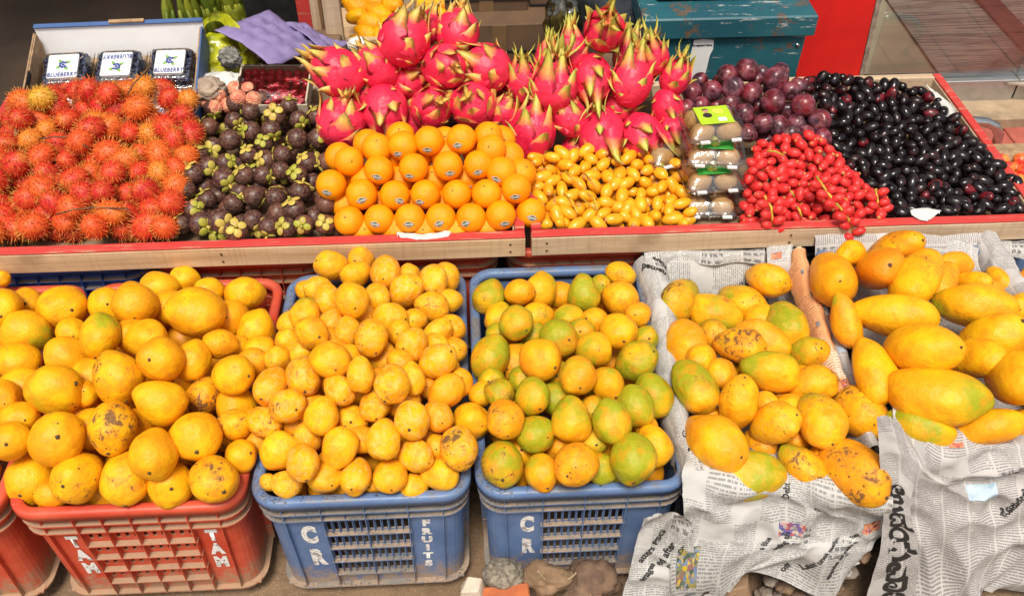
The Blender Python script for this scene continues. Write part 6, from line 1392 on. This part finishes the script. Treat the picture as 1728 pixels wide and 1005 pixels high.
# ------------------------------------------------------------------ rubble in front
def rock(label, px, py, y, size, seed, m, cat='stone', flat=1., rz=0, amp=.5, name='rock'):
    P = ray(px, py, y)
    def fn(x, y_, z):
        q = Vector((x, y_, z)) * 1.25 + Vector((seed, seed * .7, 1)); r_ = 1 + amp * noise.noise(q) + amp * .35 * noise.noise(q * 2.7) + .1 * amp * noise.noise(q * 7)
        v = Vector((x * size[0] * r_, y_ * size[1] * r_, z * size[2] * r_))
        return Vector((round(v.x / .006) * .006 * .5 + v.x * .5, v.y, v.z))
    o = link(name, blob(name, fn, 30, 20, [m])); o.location = P; o.rotation_euler = (0, 0, rz); tag(o, label, cat); return o
rk = lambda n, c, c2, s=30: simple(n, c, .9, .3, s, .8, col2=c2, bdist=.003)
rock('grey speckled round stone under the left corner of the worn C R crate', 848, 968, .885, (.036, .03, .022), 1, rk('speckled_stone', (.34, .29, .22), (.10, .08, .06), 110), amp=.25)
rock('brown angular rock under the middle of the worn C R crate', 925, 975, .880, (.040, .03, .026), 5, rk('brown_rock', (.30, .19, .11), (.15, .09, .05)))
rock('dark brown lump of rock beside the newspaper flap', 1000, 975, .882, (.048, .035, .030), 9, rk('dark_rock', (.20, .12, .075), (.10, .06, .04)))
rock('brown rock showing low in front of the middle rock', 985, 1003, .850, (.030, .02, .016), 15, rk('mid_rock', (.26, .16, .10), (.13, .08, .05)))
q = MB(); p = ray(795, 992, .855); q.hexa([(-.020, -.014, -.012), (.018, -.016, -.012), (.024, .010, -.012), (-.018, .014, -.012), (-.018, -.012, .010), (.012, -.013, .012), (.020, .010, .016), (-.004, .014, .018)]); o = q.build('pale_stone', rk('pale_marble_chunk', (.62, .52, .42), (.50, .40, .30)), bevel=.002); o.location = p; tag(o, 'pale broken marble chunk between the two blue crates', 'stone')
q = MB(); p = ray(850, 1006, .845); q.box(-.045, .045, -.012, .02, -.02, .006); o = q.build('brick', rk('orange_brick', (.52, .15, .05), (.38, .10, .04)), bevel=.003); o.location = p; o.rotation_euler = (0, 0, R(4)); tag(o, 'orange brick at the bottom edge below the round stone', 'brick')
q = MB(); p = ray(1245, 985, .870); q.hexa([(-.035, -.02, -.03), (.025, -.02, -.03), (.03, .012, -.03), (-.03, .012, -.03), (-.02, -.015, .004), (.010, -.016, .022), (.018, .012, .02), (-.01, .014, .012)]); o = q.build('broken_slab', rk('tan_slab', (.34, .22, .13), (.26, .16, .09)), bevel=.002); o.location = p; tag(o, 'tan broken slab below the hanging newspaper', 'stone')
for i, (px, py, s_) in enumerate(((1300, 975, .014), (1322, 985, .018), (1290, 1000, .016), (1345, 1000, .015), (1310, 1002, .012), (1405, 990, .02), (1430, 960, .018), (1450, 930, .02), (1370, 1004, .014), (1650, 1003, .012), (1672, 1000, .016))):
    rock(['small brown stone in the rubble', 'small grey brown stone in the rubble'][i % 2] + f' {["under the hanging newspaper", "in the gap beside the Kannada masthead", "at the bottom right corner"][0 if i < 5 or i == 8 else 1 if i < 8 else 2]}', px, py, .875, (s_, s_, s_ * .8), 30 + i, rk(f'rubble_{"brown" if i % 2 else "grey"}', (.24, .15, .09) if i % 2 else (.28, .24, .20), (.10, .06, .04), 40), name='rubble_stone')['group'] = f'rubble stones {i % 2} {0 if i < 5 or i == 8 else 1 if i < 8 else 2}'
q = MB(); P = [ray(x, y, .868) for x, y in ((908, 963), (918, 975), (940, 980), (962, 975), (972, 966))]; q.tube(P, .0014, 6); tag(q.build('string', simple('jute_string', (.50, .38, .24), .9)), 'loop of pale string lying over the brown rock', 'string')
crumple('soil_clod', 'dark soil and crumpled black scraps in the gap under the paper', 'scraps', simple('dark_scraps', (.06, .045, .035), .9, .4, 40, .6), ray(1440, 905, .93), (.04, .03, .04), 2, .6, 3)
